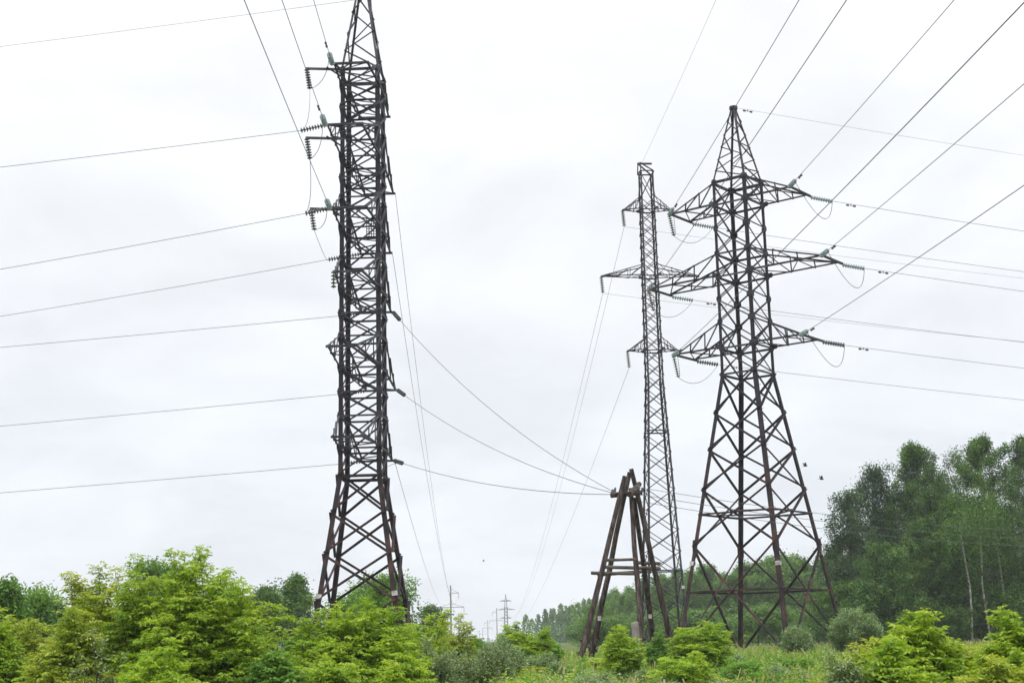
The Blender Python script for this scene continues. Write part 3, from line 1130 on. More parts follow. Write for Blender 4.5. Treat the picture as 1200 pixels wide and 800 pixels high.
def make_tree(name, seed, H, Rr, start, mat, bark, loc, label, cat='tree', nl=70, ntw=8, lp=26, leaf=0.18, group=None, top_pow=0.75, low=0.45, spread=0.16,
              up=0.75, ncl=None, trunk_r=None, rz=0.0, wr=0.62):
    Rr, lp, spread, leaf = Rr * 1.2, int(lp * 1.7), spread * 1.15, leaf * 0.88
    rng = np.random.default_rng(seed)
    root = thing(name, loc, label, cat, group)
    root.rotation_euler = (0, 0, rz)
    mb = MB()
    tr = trunk_r or H * 0.0085
    bend = rng.normal(0, 0.018 * H, 2)
    tz = np.linspace(0, 1, 10)
    tp = np.stack([bend[0] * np.sin(tz * 2.6), bend[1] * np.sin(tz * 2.1), tz * H * 0.97 - 0.2 * (tz == 0)], 1)
    mb.tube(list(tp), list(tr * (1 - tz * 0.9)), 7)
    PP, TT, DD = [], [], []
    for i in range(nl):
        s = ((i + rng.uniform(0, 1)) / nl) ** 0.9
        h = start + (1 - start) * s
        az = i * 2.39996 + rng.uniform(-.5, .5)
        prof = max(0.05, (1 - s) ** top_pow) * (low + (1 - low) * min(1, s * 3.2)) / 0.78
        L = Rr * prof * rng.uniform(0.45, 1.25) + 0.2
        b = np.array([np.interp(h, tz, tp[:, k]) for k in range(3)])
        d = np.array([math.cos(az), math.sin(az), 0])
        u = np.linspace(0, 1, 5)[:, None]
        rise = up * L * rng.uniform(0.7, 1.2)
        limb = b + d * L * u + np.array([0, 0, 1.0]) * rise * u * (1.25 - 0.55 * u)
        mb.tube(list(limb), list(np.linspace(max(0.012, tr * 0.38 * (1 - s)), 0.008, 5)), 4, cap=False)
        cl = rng.uniform(0, 0.7)
        for j in range(ntw):
            t = rng.uniform(0.25, 1.0)
            c = np.array([np.interp(t, u[:, 0], limb[:, k]) for k in range(3)])
            tw = rng.normal(0, 1, 3) * (1, 1, 0.7)
            tw = unit(tw) * L * rng.uniform(0.08, 0.34)
            k = int(lp * rng.uniform(0.5, 1.4))
            f = rng.uniform(0, 1, (k, 1))
            PP.append(c + tw * f + rng.normal(0, spread, (k, 3)) * (1, 1, 1.25))
            DD.append(np.tile(d * 0.4 + unit(tw) * 0.5, (k, 1)))
            TT.append(cl + rng.normal(0, 0.24) + rng.normal(0, 0.10, k))
    P, T, Dd = np.concatenate(PP), np.concatenate(TT), np.concatenate(DD)
    A = Dd + rng.normal(0, 0.6, P.shape) + np.array([0, 0, -0.35])
    ln = leaf * rng.uniform(0.65, 1.3, len(P))
    mb.build('trunk', M[bark], root)
    quad_object('crown', leaf_quads(P, A, ln, ln * wr, rng, 0.7), T, M[mat], root)
    return root


def tree_at(px, top, wpx, D, seed, mat, label, **kw):
    p = at(px, top, D)
    g = gz(p[0], D)
    return make_tree(kw.pop('name', 'broadleaf_tree'), seed, p[2] - g, wpx / 2 * D / F, kw.pop('start', 0.15), mat, kw.pop('bark', 'bark_dark'),
                     (p[0], D, g), label, **kw)


# ---- right-hand wood (nearest trees one by one)
GW = 'trees of the right-hand wood'
tree_at(993, 578, 62, 116, 11, 'aspen', 'dark ragged aspen at the left end of the right-hand wood, lowest of its tall trees', name='aspen_tree', group=GW, nl=46, ntw=9, lp=26, start=0.12, top_pow=0.5, spread=0.22, leaf=0.2)
tree_at(1022, 548, 70, 119, 12, 'aspen', 'dark loose aspen between the ragged end aspen and the tall birch', name='aspen_tree', group=GW, nl=52, ntw=9, lp=28, start=0.1, top_pow=0.5, spread=0.22, leaf=0.2)
tree_at(1062, 521, 122, 121, 13, 'birch', 'broad tall green birch left of the gap in the right-hand wood', name='birch_tree', group=GW, nl=110, ntw=9, lp=30, start=0.06, bark='bark', top_pow=0.68, low=0.75)
tree_at(1099, 566, 52, 126, 14, 'aspen', 'shorter grey-green tree in the gap between the two tallest birches', name='aspen_tree', group=GW, nl=50, ntw=8, lp=26, start=0.1, top_pow=0.5)
tree_at(1149, 512, 124, 118, 15, 'birch', 'tallest yellowish green birch with pale trunk near the right edge', name='birch_tree', group=GW, nl=116, ntw=9, lp=30, start=0.12, bark='bark', top_pow=0.66, low=0.75)
tree_at(1200, 510, 84, 120, 16, 'birch', 'birch cut by the right edge of the photo', name='birch_tree', group=GW, nl=96, ntw=9, lp=28, start=0.12, bark='bark', top_pow=0.66, low=0.75)
tree_at(1122, 612, 60, 114, 17, 'birch', 'low bright young birch in front of the gap in the right-hand wood', name='birch_tree', group=GW, nl=54, ntw=8, lp=26, start=0.05, top_pow=0.5)
tree_at(1033, 640, 66, 113, 18, 'birch', 'low leafy young tree at the foot of the dark loose aspen', name='birch_tree', group=GW, nl=54, ntw=8, lp=26, start=0.04, top_pow=0.5)
tree_at(1079, 610, 60, 115, 19, 'birch', 'mid-height green tree below the broad tall birch', name='birch_tree', group=GW, nl=54, ntw=8, lp=26, start=0.05, top_pow=0.5)
tree_at(1238, 530, 80, 122, 20, 'birch', 'tree just beyond the right edge of the photo', name='birch_tree', group=GW, nl=60, start=0.1)
tree_at(975, 640, 40, 121, 24, 'aspen', 'small grey-green tree beside the right foot of the splayed pylon', name='aspen_tree', group=GW, nl=40, ntw=8, lp=24, start=0.05, top_pow=0.45)
# pale bare trunks showing in the shade
for i, (x, y, D, ln) in enumerate(((1131, 640, 111, .02), (1154, 632, 112, .014), (1172, 640, 113, 0.0))):
    p0, p1 = at(x + 7, 742, D), at(x - 6, y - 20, D)
    g = gz(p0[0], D)
    root = thing('birch_tree', (p0[0], D, g), ('leaning pale birch trunk with a thin crown under the tallest birch',
                 'white-footed birch trunk right of the leaning pale one', 'slim pale birch trunk nearest the right edge')[i], 'tree', GW)
    m = MB((p0[0], D, g))
    b = np.array([p0[0], D, g - 0.1])
    bx = (0.22, -0.16, 0.12)[i]
    m.tube([b, b * 0.75 + p1 * 0.25 + np.array([bx, 0, 0]), b * 0.5 + p1 * 0.5 + np.array([bx * 1.5, 0.1, 0]), b * 0.25 + p1 * 0.75 + np.array([bx * 0.6, 0, 0]), p1], [0.09, 0.08, 0.07, 0.055, 0.035], 8)
    m.build('trunk', M['bark'], root)
    rng = np.random.default_rng(50 + i)
    n = 1500
    cen = p1 - np.array([p0[0], D, g])
    P = cen + rng.normal(0, 1, (n, 3)) * (1.0, 0.8, 1.5)
    quad_object('crown', leaf_quads(P, rng.normal(0, 1, (n, 3)), 0.18 * rng.uniform(.7, 1.3, n), 0.11 * np.ones(n), rng), rng.uniform(0, .8, n), M['birch'], root)

# rows standing behind, copies of three trees
protoA = make_tree('birch_tree', 31, 16.0, 2.9, 0.02, 'birch', 'bark_dark', (0, 0, 0), 'shaded tree standing deep in the right-hand wood', group='trees deep in the right-hand wood', nl=60, ntw=8, lp=24, leaf=0.22)
protoB = make_tree('aspen_tree', 32, 15.0, 2.7, 0.01, 'aspen', 'bark_dark', (0, 0, 0), 'shaded tree standing deep in the right-hand wood', group='trees deep in the right-hand wood', nl=60, ntw=8, lp=24, leaf=0.22, top_pow=0.5)
rnd = random.Random(5)
first = {0: True, 1: True}
for row, (D, topb) in enumerate(((131, 592), (140, 582), (152, 574))):
    for i in range(10):
        px = 985 + i * 29 + rnd.uniform(-8, 8) + row * 9
        if row and px < 1000:
            continue
        k = (i + row) % 2
        src, h0 = ((protoA, 16.0), (protoB, 15.0))[k]
        tp = topb + rnd.uniform(-10, 32) + max(0, (1045 - px)) * 0.75
        p = at(px, tp, D)
        g = gz(p[0], D)
        sc = (p[2] - g) / h0
        if first[k]:
            src.location, src.rotation_euler, src.scale = (p[0], D, g), (0, 0, rnd.uniform(0, 6)), (sc, sc, sc)
            first[k] = False
        else:
            copy_tree(src, (p[0], D, g), rnd.uniform(0, 6), (sc * rnd.uniform(.9, 1.15),) * 2 + (sc,))

# undergrowth along the wood's foot
UL = 'shaded leafy undergrowth bush at the foot of the right-hand wood'
und = make_tree('undergrowth_bush', 33, 4.0, 2.0, 0.0, 'birch', 'bark_dark', (0, 0, 0), UL, 'bush', group='undergrowth of the right-hand wood', nl=40, ntw=6, lp=18, leaf=0.2, top_pow=0.35, low=0.8)
for i in range(22):
    px, D = 972 + (i % 11) * 25 + rnd.uniform(-8, 8), (112, 127)[i // 11] + rnd.uniform(-2, 3)
    p = at(px, 740, D)
    sc = rnd.uniform(0.55, 1.1) * (1.0, 1.3)[i // 11]
    g = gz(p[0], D)
    if i == 0:
        und.location, und.scale = (p[0], D, g), (sc, sc, sc)
    else:
        copy_tree(und, (p[0], D, g), rnd.uniform(0, 6), (sc * 1.2, sc * 1.2, sc))

und2 = make_tree('undergrowth_bush', 34, 4.0, 2.2, 0.0, 'wood_leaf', 'bark_dark', (at(700, 740, 150)[0], 150, gz(0, 150)),
                 'low green bush in the rough ground between the splayed pylon and the wood', 'bush', group='bushes before the wood', nl=40, ntw=6, lp=18, leaf=0.2, top_pow=0.4, low=0.8)
for i in range(30):
    px, D = 690 + i * 10 + rnd.uniform(-5, 5), rnd.uniform(135, 185)
    p = at(px, 740, D)
    sc = rnd.uniform(0.55, 0.95)
    o = copy_tree(und2, (p[0], D, gz(p[0], D)), rnd.uniform(0, 6), (sc * 1.4, sc * 1.4, sc * 0.9),
                  'low green bush in the rough ground between the splayed pylon and the wood', 'bushes before the wood')
# ---- wood behind the splayed pylon: copies of two lighter trees
WG = 'trees of the wood behind the splayed pylon'
WL = 'slender leafy tree in the row of wood behind the splayed pylon'
wA = make_tree('broadleaf_tree', 41, 13.0, 2.3, 0.03, 'wood_leaf', 'bark', (0, 0, 0), WL, group=WG, nl=50, ntw=6, lp=16, leaf=0.36, top_pow=0.55, spread=0.26)
wB = make_tree('broadleaf_tree', 42, 12.0, 2.0, 0.02, 'wood_leaf', 'bark_dark', (0, 0, 0), WL, group=WG, nl=46, ntw=6, lp=16, leaf=0.36, top_pow=0.45, spread=0.26)
first = {0: True, 1: True}
tops = [(690, 712), (705, 695), (722, 683), (740, 690), (760, 682), (800, 672), (840, 668), (880, 664), (915, 656), (950, 662), (990, 650)]
for row, D in enumerate((205, 216, 232)):
    for i in range(25):
        px = 704 + i * 12 + rnd.uniform(-4, 4) + row * 4
        tp = float(np.interp(px, [t[0] for t in tops], [t[1] for t in tops])) + rnd.uniform(-4, 24) - row * 2
        DD_ = D + max(0, 760 - px) * 1.2
        p = at(px, tp, DD_)
        g = gz(p[0], DD_)
        k = (i * 7 + row) % 2
        src, h0 = ((wA, 13.0), (wB, 12.0))[k]
        sc = (p[2] - g) / h0
        rot = rnd.uniform(0, 6)
        sxy = sc * rnd.uniform(0.85, 1.25)
        if first[k]:
            src.location, src.rotation_euler, src.scale = (p[0], DD_, g), (0, 0, rot), (sxy, sxy, sc)
            first[k] = False
        else:
            copy_tree(src, (p[0], DD_, g), rot, (sxy, sxy, sc))


# ---- far woods that read as one mass
def far_wood(label, spans, seed, leaf, name='distant_wood'):
    rng = np.random.default_rng(seed)
    Qs, Ts = [], []
    for (x0, x1, t0, t1, D, step, dep) in spans:
        x = x0
        while x < x1:
            D2 = D + rng.uniform(0, dep)
            tp = np.interp(x, (x0, x1), (t0, t1)) + rng.uniform(-3.5, 5)
            p = at(x, tp, D2)
            g = gz(p[0], D2)
            H = p[2] - g
            Rr = step * D / F * rng.uniform(0.9, 1.5)
            n = int(700)
            s = rng.uniform(0.0, 1, n)
            pr = (1 - s) ** 0.55 * (0.6 + 0.4 * np.minimum(1, s * 3))
            a = rng.uniform(0, 6.28, n)
            r = Rr * pr * np.sqrt(rng.uniform(0.1, 1, n))
            P = np.stack([p[0] + np.cos(a) * r, D2 + np.sin(a) * r, g + H * s], 1)
            ln = leaf * H / 12 * rng.uniform(0.6, 1.3, n)
            Qs.append(leaf_quads(P, rng.normal(0, 1, (n, 3)) + (0, 0, 0.3), ln, ln * 0.7, rng, 0.8))
            Ts.append(rng.uniform(0, 0.6) + rng.normal(0, 0.15, n))
            x += step * rng.uniform(0.7, 1.3)
    o = quad_object(name, np.concatenate(Qs), np.concatenate(Ts), M['wood_leaf'])
    tag(o, label, 'wood', kind='stuff')
    return o


far_wood('blue-green line of far wood right of the clearing', [(616, 712, 722, 703, 430, 7, 60), (640, 720, 714, 698, 520, 7, 60)], 3, 0.8)
far_wood('hazy bluish wood closing the far end of the clearing', [(470, 640, 752, 748, 1500, 4, 100), (520, 600, 757, 756, 1700, 3, 60)], 4, 1.1)
far_wood('low green wood at the left horizon behind the bushes', [(-60, 300, 722, 737, 260, 9, 50), (250, 420, 735, 742, 420, 7, 60), (380, 520, 744, 742, 600, 6, 60)], 6, 0.6)

# ---- single trees on the left
GL = 'trees on the left side'
tree_at(12, 684, 34, 46, 61, 'wood_leaf', 'narrow dark green tree at the left edge, taller than its neighbours', group=GL, start=0.0, nl=60, ntw=7, lp=20, leaf=0.12, top_pow=0.9, spread=0.1)
tree_at(45, 702, 60, 62, 62, 'wood_leaf', 'grey-green rounded tree right of the narrow dark tree', group=GL, start=0.0, nl=50, ntw=8, lp=22, leaf=0.15, top_pow=0.4, spread=0.16)
tree_at(185, 668, 70, 70, 63, 'wood_leaf', 'grey-green treetop showing behind the biggest left bush', group=GL, start=0.05, nl=50, ntw=8, lp=22, leaf=0.16, top_pow=0.4)
tree_at(312, 693, 46, 105, 64, 'wood_leaf', 'dark green rounded tree between the big bush and the tall left pylon', group=GL, start=0.04, nl=50, ntw=8, lp=24, leaf=0.2, top_pow=0.4)
tree_at(348, 677, 44, 108, 65, 'wood_leaf', 'dark green pointed tree just left of the tall pylon foot', group=GL, start=0.05, nl=56, ntw=8, lp=24, leaf=0.2, top_pow=0.6)
tree_at(288, 708, 40, 120, 66, 'wood_leaf', 'lower grey-green tree half hidden by the biggest left bush', group=GL, start=0.02, nl=40, ntw=8, lp=24, leaf=0.22, top_pow=0.4)
tree_at(452, 682, 78, 84, 67, 'bushgreen', 'mid green tree between the right legs of the tall left pylon and the bush', group=GL, start=0.0, nl=56, ntw=8, lp=24, leaf=0.17, top_pow=0.45)
tree_at(420, 704, 70, 90, 68, 'bushgreen', 'low green tree under the middle of the tall left pylon', group=GL, start=0.0, nl=46, ntw=8, lp=24, leaf=0.17, top_pow=0.45)
tree_at(505, 714, 32, 150, 69, 'aspen', 'small dark grey-green tree left of the nearest concrete pole', group=GL, start=0.0, nl=40, ntw=7, lp=22, leaf=0.26, top_pow=0.5)

# ---- bushes
shrub_at(232, 658, 205, 22, 101, 'elder', 'largest bright yellow-green bush at left with tall leafy shoots', leaders=((160, 655), (205, 650), (218, 652), (233, 645), (236, 651), (263, 672), (275, 690)), nst=96, nshoot=17, dome=0.36)
shrub_at(136, 682, 140, 22.9, 102, 'elder_yellow', 'olive-yellow bush merging with the left of the largest bush', leaders=((86, 674), (92, 680), (118, 666), (133, 668), (100, 684)), nst=60, nshoot=15, dome=0.26)
shrub_at(92, 722, 90, 21.6, 103, 'elder_yellow', 'low yellowish bush in front of the olive-yellow bush', nst=28, nshoot=13)
shrub_at(45, 716, 86, 27, 104, 'elder_yellow', 'rounded dull yellow bush near the left edge', nst=34, nshoot=13)
shrub_at(-6, 714, 60, 25, 105, 'elder', 'bright green bush cut by the left edge', nst=28, nshoot=12)
shrub_at(290, 728, 64, 22.5, 106, 'elder', 'right shoulder bush beside the largest bright bush', nst=28, nshoot=13)
shrub_at(420, 715, 172, 23.5, 107, 'elder', 'broad bright green bush covering the feet of the tall left pylon', leaders=((395, 712), (432, 706), (468, 716), (355, 730)), nst=84, nshoot=16, dome=0.42)
shrub_at(345, 750, 70, 24.5, 108, 'bushgreen', 'lower dull green bush between the two large bright bushes', nst=26, nshoot=12)
shrub_at(485, 728, 60, 34, 109, 'elder', 'slim bright shrub right of the broad bush', leaders=((505, 722), (522, 716)), nst=26, nshoot=12)
shrub_at(528, 742, 70, 36, 110, 'elder_yellow', 'yellow-green shrub with thin leafy shoots below the nearest concrete pole', leaders=((540, 722), (547, 732), (520, 728)), nst=28, nshoot=11)
shrub_at(612, 738, 72, 48, 111, 'elder', 'bright round bush left of the wooden poles', leaders=((594, 734), (606, 731), (640, 736)), nst=34, nshoot=12, leaf=0.078)
shrub_at(636, 744, 46, 50, 118, 'bushgreen', 'mid green bush touching the right of the bright round bush', nst=26, nshoot=11, leaf=0.078)
shrub_at(727, 740, 38, 38, 112, 'elder', 'small upright shrub in front of the wooden poles', leaders=((722, 737), (730, 735)), nst=18, nshoot=11, dome=0.3)
shrub_at(822, 728, 76, 40, 113, 'elder', 'bright bush at the left foot of the splayed pylon', nst=30, nshoot=12, leaf=0.07, dome=0.3)
shrub_at(795, 766, 70, 30, 114, 'elder', 'low yellow-green herb bush in the grass below the splayed pylon', nst=13, nshoot=11, leaf=0.07, dome=0.2)
shrub_at(770, 752, 30, 44, 119, 'bushgreen', 'thin sapling at the right foot of the wooden poles', leaders=((770, 742),), nst=10, nshoot=9)
shrub_at(1002, 744, 90, 19.5, 121, 'elder_yellow', 'leftmost yellow-green shrub of the right foreground thicket', nst=34, nshoot=13, leaf=0.078)
shrub_at(1078, 730, 100, 19.8, 122, 'elder', 'tallest bright shrub in the middle of the right foreground thicket', leaders=((1070, 721), (1079, 720), (1088, 728)), nst=38, nshoot=13, leaf=0.078)
shrub_at(1130, 748, 80, 21, 123, 'elder_yellow', 'dull yellow-green shrub between the two tall shoots at right', nst=30, nshoot=12, leaf=0.074)
shrub_at(1188, 734, 80, 19.6, 124, 'elder', 'bright shrub at the right edge of the foreground thicket', leaders=((1176, 718), (1181, 722)), nst=34, nshoot=13, leaf=0.078)
shrub_at(1045, 762, 80, 18.2, 125, 'elder', 'low bright shrub in front of the tallest shrub at lower right', nst=26, nshoot=12, leaf=0.078)
shrub_at(1002, 717, 58, 62, 126, 'willow', 'round grey-green willow bush at the right foot of the splayed pylon', name='willow_bush', nst=44, nshoot=12, leaf=0.13, compound=False, wr=0.28, dome=0.35)
shrub_at(934, 737, 30, 66, 127, 'willow', 'pale grey willow behind the nearest leg of the splayed pylon', name='willow_bush', nst=24, nshoot=11, leaf=0.13, compound=False, wr=0.28)
shrub_at(372, 760, 90, 20.5, 130, 'elder', 'low bright bush under the left side of the broad bush', nst=28, nshoot=13)
shrub_at(475, 764, 80, 21, 131, 'elder', 'low bright bush at the lower right of the broad bush', nst=28, nshoot=12)
shrub_at(322, 768, 60, 20, 132, 'bushgreen', 'small dull bush low between the two largest bushes', nst=20, nshoot=12)
shrub_at(560, 748, 46, 46, 133, 'bushgreen', 'mid green bush below the vanishing end of the clearing', nst=22, nshoot=11, leaf=0.09)
shrub_at(590, 752, 40, 42, 134, 'willow', 'pale green willow shrub left of the bright round bush', name='willow_bush', nst=20, nshoot=11, leaf=0.09, compound=False, wr=0.3)
shrub_at(190, 762, 110, 19.5, 135, 'elder', 'low leafy front of the largest bush', nst=30, nshoot=13)
shrub_at(868, 766, 60, 34, 136, 'bushgreen', 'low green shrub in the grass before the near leg of the splayed pylon', nst=20, nshoot=11)
shrub_at(1160, 768, 90, 18.2, 137, 'elder_yellow', 'low yellow-green shrub at the lower right corner', nst=26, nshoot=12, leaf=0.074)
for i, (x, t, w, D, lab) in enumerate(((505, 762, 60, 24, 'grey sage clump at the right edge of the broad bush'), (545, 764, 70, 26, 'grey sage clump left of the middle of the foreground grass'),
                                       (578, 757, 40, 34, 'tall grey sage clump at the left of the bright round bush'), (985, 776, 40, 18, 'grey weed clump at the foot of the right thicket'))):
    shrub_at(x, t, w, D, 140 + i, 'sage', lab, cat='plant', name='sage_plant', group='grey sage clumps', nst=24, nshoot=12, leaf=0.06, compound=False, wr=0.3, dome=0.25)
# pale dry-stemmed saplings in front of the olive bush
for i, (x, t) in enumerate(((100, 735), (134, 722))):
    shrub_at(x, t, 40, 20.4 + i * 0.3, 150 + i, 'sage', ('pale-leaved sapling with bare stems in front of the olive bush', 'taller pale sapling with bare stems left of the largest bush')[i],
             cat='sapling', name='pale_sapling', group='pale saplings', nst=3, nshoot=5, nleaf=5, leaf=0.06, ragged=False, compound=False, dome=0.2)


# weed clumps
WCL = 'knee-high ragged green weed clump standing in the meadow grass'
wc = [make_shrub('weed_clump', 171, 0.95, 0.55, 0.5, M['bushgreen'], WCL, 'plant', (0, 0, 0), nst=16, nshoot=11, nleaf=8, leaf=0.07, group='weed clumps in the meadow', compound=False, wr=0.4, dome=0.25),
      make_shrub('weed_clump', 172, 0.8, 0.6, 0.5, M['elder_yellow'], WCL, 'plant', (0, 0, 0), nst=16, nshoot=10, nleaf=8, leaf=0.055, group='weed clumps in the meadow', dome=0.25),
      make_shrub('weed_clump', 173, 1.1, 0.4, 0.4, M['willow'], WCL, 'plant', (0, 0, 0), nst=12, nshoot=11, nleaf=7, leaf=0.08, group='weed clumps in the meadow', compound=False, wr=0.25, dome=0.2)]
rnd = random.Random(77)
for i in range(120):
    D = 16.5 + 31 * (i / 120) ** 1.3 + rnd.uniform(-.5, .5)
    x = rnd.uniform(-0.16, 0.36) * D * 0.98
    k = rnd.choice((0, 0, 1, 2))
    sc = rnd.uniform(0.7, 1.2)
    if i < 3:
        k = i
        wc[k].location, wc[k].scale = (x, D, gz(x, D)), (sc, sc, sc * 0.6)
    else:
        copy_tree(wc[k], (x, D, gz(x, D)), rnd.uniform(0, 6), (sc * rnd.uniform(.8, 1.3), sc, sc * rnd.uniform(.42, .7)))


# ---- meadow
def meadow():
    rng = np.random.default_rng(9)
    n = 230000
    u = rng.uniform(0, 1, n)
    Y = 15.5 + 95 * u ** 1.9
    X = rng.uniform(-1, 1, n) * (3 + Y * 0.42)
    patch = 0.5 + 0.5 * np.sin(X * 0.8 + 1.7 * np.sin(Y * 0.31)) * np.cos(Y * 0.45 + X * 0.21)
    keep = rng.uniform(0, 1, n) < 0.55 + 0.45 * patch
    X, Y, patch = X[keep], Y[keep], patch[keep]
    n = len(X)
    Z = ground(X, Y)
    h = rng.uniform(0.35, 0.75, n) * (0.75 + 0.35 * patch) * np.interp(Y, (20, 32, 50), (1.0, 0.8, 0.55))
    seedhead = rng.uniform(0, 1, n) < 0.06
    h = np.where(seedhead, h * 1.3, h)
    w = np.maximum(0.007, 0.00033 * Y) * rng.uniform(0.7, 1.5, n)
    a = rng.uniform(0, 6.283, n)
    sx, sy = np.cos(a), np.sin(a)
    lean = rng.normal(0, 0.22, (n, 2)) * h[:, None]
    P0 = np.stack([X, Y, Z - 0.02], 1)
    mid = P0 + np.stack([lean[:, 0] * .35, lean[:, 1] * .35, h * 0.6], 1)
    tipp = P0 + np.stack([lean[:, 0], lean[:, 1], h * rng.uniform(0.88, 1.0, n)], 1)
    S = np.stack([sx, sy, np.zeros(n)], 1) * w[:, None]
    q1 = np.stack([P0 - S, P0 + S, mid + S * 0.8, mid - S * 0.8], 1)
    q2 = np.stack([mid - S * 0.8, mid + S * 0.8, tipp + S * np.where(seedhead, 1.3, .15)[:, None], tipp - S * np.where(seedhead, 1.3, .15)[:, None]], 1)
    t = 0.1 + 0.32 * patch + rng.normal(0, 0.12, n)
    t = np.where(rng.uniform(0, 1, n) < 0.04, rng.uniform(0.65, 0.85, n), t)
    t2 = np.where(seedhead, rng.uniform(0.7, 1.0, n), t + 0.08)
    o = quad_object('meadow_grass', np.concatenate([q1, q2]), np.concatenate([t, t2]), M['grass'])
    tag(o, 'tall mixed green grass with straw-coloured heads covering the clearing', 'grass', kind='stuff')

    # leafy herbs
    n = 19000
    u = rng.uniform(0, 1, n)
    Y = 15.5 + 42 * u ** 1.5
    X = rng.uniform(-1, 1, n) * (2 + Y * 0.40)
    cl = np.sin(X * 1.1 + np.sin(Y * 0.7) * 2) * np.cos(Y * 0.6 + X * 0.3)
    Z = ground(X, Y)
    H = (0.75 + 0.35 * cl) * rng.uniform(0.45, 1.1, n) * np.interp(Y, (20, 32, 50), (1.0, 0.75, 0.5))
    k = 22
    f = np.tile(np.linspace(0.15, 1, k), n)
    Xi, Yi, Zi, Hi = (np.repeat(q, k) for q in (X, Y, Z, H))
    lx, ly = np.repeat(rng.normal(0, .12, n), k), np.repeat(rng.normal(0, .12, n), k)
    P = np.stack([Xi + lx * f * Hi, Yi + ly * f * Hi, Zi + f * Hi], 1)
    az = rng.uniform(0, 6.283, len(P))
    A = np.stack([np.cos(az), np.sin(az), rng.uniform(-.2, .7, len(P))], 1)
    ln = np.repeat(rng.uniform(0.07, 0.16, n), k) * (1.15 - 0.6 * f) * rng.uniform(.7, 1.2, len(P))
    Q = leaf_quads(P, A, ln, ln * np.repeat(rng.uniform(.25, .6, n), k), rng, 0.4)
    T = np.repeat(np.clip(0.35 + 0.3 * np.cos(X * 0.5 + Y * 0.23) + rng.normal(0, .25, n), 0, 1), k) + rng.normal(0, .07, len(P))
    o = quad_object('meadow_herbs', Q, T, M['herb'])
    tag(o, 'leafy weeds of several greens growing through the meadow grass', 'weeds', kind='stuff')

    # flowers
    Ps, Ts = [], []
    spots = [((655, 792), 20, 0.10, 60, .9), ((672, 786), 21, 0.18, 40, .6), ((948, 786), 19, 0.06, 60, .8), ((690, 770), 30, 0.62, 60, .8), ((935, 762), 60, 0.42, 90, 1.6),
             ((915, 752), 70, 0.42, 50, 1.6), ((640, 764), 36, 0.62, 60, 1.6), ((870, 772), 30, 0.2, 40, 1.6), ((830, 782), 24, 0.82, 60, 1.6), ((800, 775), 30, 0.80, 60, 1.6), ((760, 768), 36, 0.98, 40, 2),
             ((1110, 768), 21, 0.42, 40, 0.5), ((880, 790), 20, 0.98, 30, 1.2), ((1000, 782), 18.5, 0.15, 30, .6), ((15, 790), 24, 0.62, 220, 1.6), ((40, 788), 26, 0.60, 160, 1.4)]
    for (px, py), D, t, n, sp in spots:
        n = max(3, int(n * (0.06 if t < 0.35 else 0.14)))
        sp = sp * (0.45 if t < 0.35 else 1)
        c = at(px, py, D)
        P = np.stack([c[0] + rng.normal(0, sp, n) * 0.6, D + rng.normal(0, sp, n), np.zeros(n)], 1)
        P[:, 2] = ground(P[:, 0], P[:, 1]) + rng.uniform(0.4, 0.75, n) * np.interp(D, (20, 50), (1, 0.75))
        Ps.append(P)
        Ts.append(np.full(n, t) + rng.normal(0, .03, n))
    P, T = np.concatenate(Ps), np.concatenate(Ts)
    P, T = np.repeat(P, 5, 0), np.repeat(T, 5)
    P = P + rng.normal(0, 0.03, P.shape)
    ln = rng.uniform(0.022, 0.045, len(P))
    o = quad_object('wildflowers', leaf_quads(P, rng.normal(0, 1, P.shape), ln, ln * 0.7, rng), T, M['flower'])
    tag(o, 'scattered orange, violet and pinkish wildflowers among the grass', 'flowers', kind='stuff')


meadow()


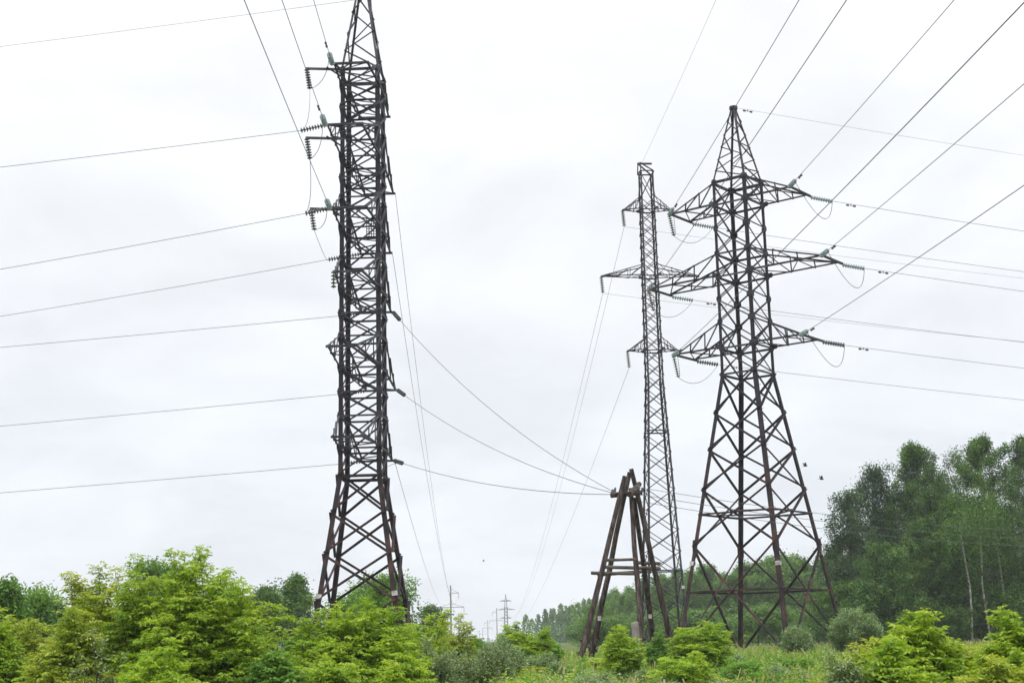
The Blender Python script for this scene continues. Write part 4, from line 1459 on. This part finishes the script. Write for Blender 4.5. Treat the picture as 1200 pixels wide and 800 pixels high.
# ------------------------------------------------------------------ birds
def bird(px, py, D, tilt, label):
    c = at(px, py, D)
    m = MB(c)
    f = np.array([math.cos(tilt), 0.25, math.sin(tilt)])
    f /= np.linalg.norm(f)
    m.lathe(c - f * 0.17, c + f * 0.15, [(0, 0), (0.05, 0.015), (0.3, 0.045), (0.6, 0.055), (0.8, 0.04), (0.9, 0.03), (1, 0.0)], 8)
    s = np.cross(f, (0, 0, 1.0))
    s /= np.linalg.norm(s)
    upv = np.cross(s, f)
    for sg in (-1, 1):
        a = c + f * 0.05
        b = c - f * 0.05
        w1 = c + s * sg * 0.13 + upv * 0.13 + f * 0.03
        w2 = c + s * sg * 0.15 + upv * 0.22 - f * 0.10
        w3 = c + s * sg * 0.10 + upv * 0.08 - f * 0.09
        th = upv * 0.012
        m.add([a, b, w3, w2, w1, a + th, b + th, w3 + th, w2 + th, w1 + th],
              [(0, 1, 2, 3, 4), (9, 8, 7, 6, 5), (0, 5, 6, 1), (1, 6, 7, 2), (2, 7, 8, 3), (3, 8, 9, 4), (4, 9, 5, 0)])
    t0 = c - f * 0.15
    m.add([t0 + s * 0.02, t0 - s * 0.02, t0 - f * 0.10 - s * 0.045, t0 - f * 0.10 + s * 0.045,
           t0 + s * 0.02 + upv * .01, t0 - s * 0.02 + upv * .01, t0 - f * 0.10 - s * 0.045 + upv * .01, t0 - f * 0.10 + s * 0.045 + upv * .01],
          [(0, 1, 2, 3), (7, 6, 5, 4), (0, 4, 5, 1), (1, 5, 6, 2), (2, 6, 7, 3), (3, 7, 4, 0)])
    o = m.build('bird', M['bird'])
    o.scale = (0.72, 0.72, 0.72)
    o.location = [float(v) for v in c]
    tag(o, label, 'bird', 'birds in flight')


bird(944, 545.5, 66, 0.15, 'upper small dark bird flying right of the splayed pylon')
bird(963, 561, 66, 0.05, 'lower small dark bird flying between the splayed pylon and the wood')
bird(567, 657, 150, 0.1, 'tiny lone bird speck in the sky above the clearing')

# ------------------------------------------------------------------ air
me = bpy.data.meshes.new('haze')
x0, x1, y0, y1, z0, z1 = -2100, 2100, -2060, 2110, -1.6, 47
me.from_pydata([(x, y, z) for z in (z0, z1) for y in (y0, y1) for x in (x0, x1)], [],
               [(0, 2, 3, 1), (4, 5, 7, 6), (0, 1, 5, 4), (2, 6, 7, 3), (0, 4, 6, 2), (1, 3, 7, 5)])
hz = link(bpy.data.objects.new('haze', me))
mh = bpy.data.materials.new('air')
mh.use_nodes = True
t = mh.node_tree
t.nodes.remove(t.nodes['Principled BSDF'])
pv = t.nodes.new('ShaderNodeVolumePrincipled')
pv.inputs['Color'].default_value = (0.93, 0.96, 1.0, 1)
pv.inputs['Density'].default_value = 0.00028
t.links.new(pv.outputs[0], t.nodes['Material Output'].inputs['Volume'])
me.materials.append(mh)
tag(hz, 'thin pale air over the whole clearing', 'haze', kind='stuff')
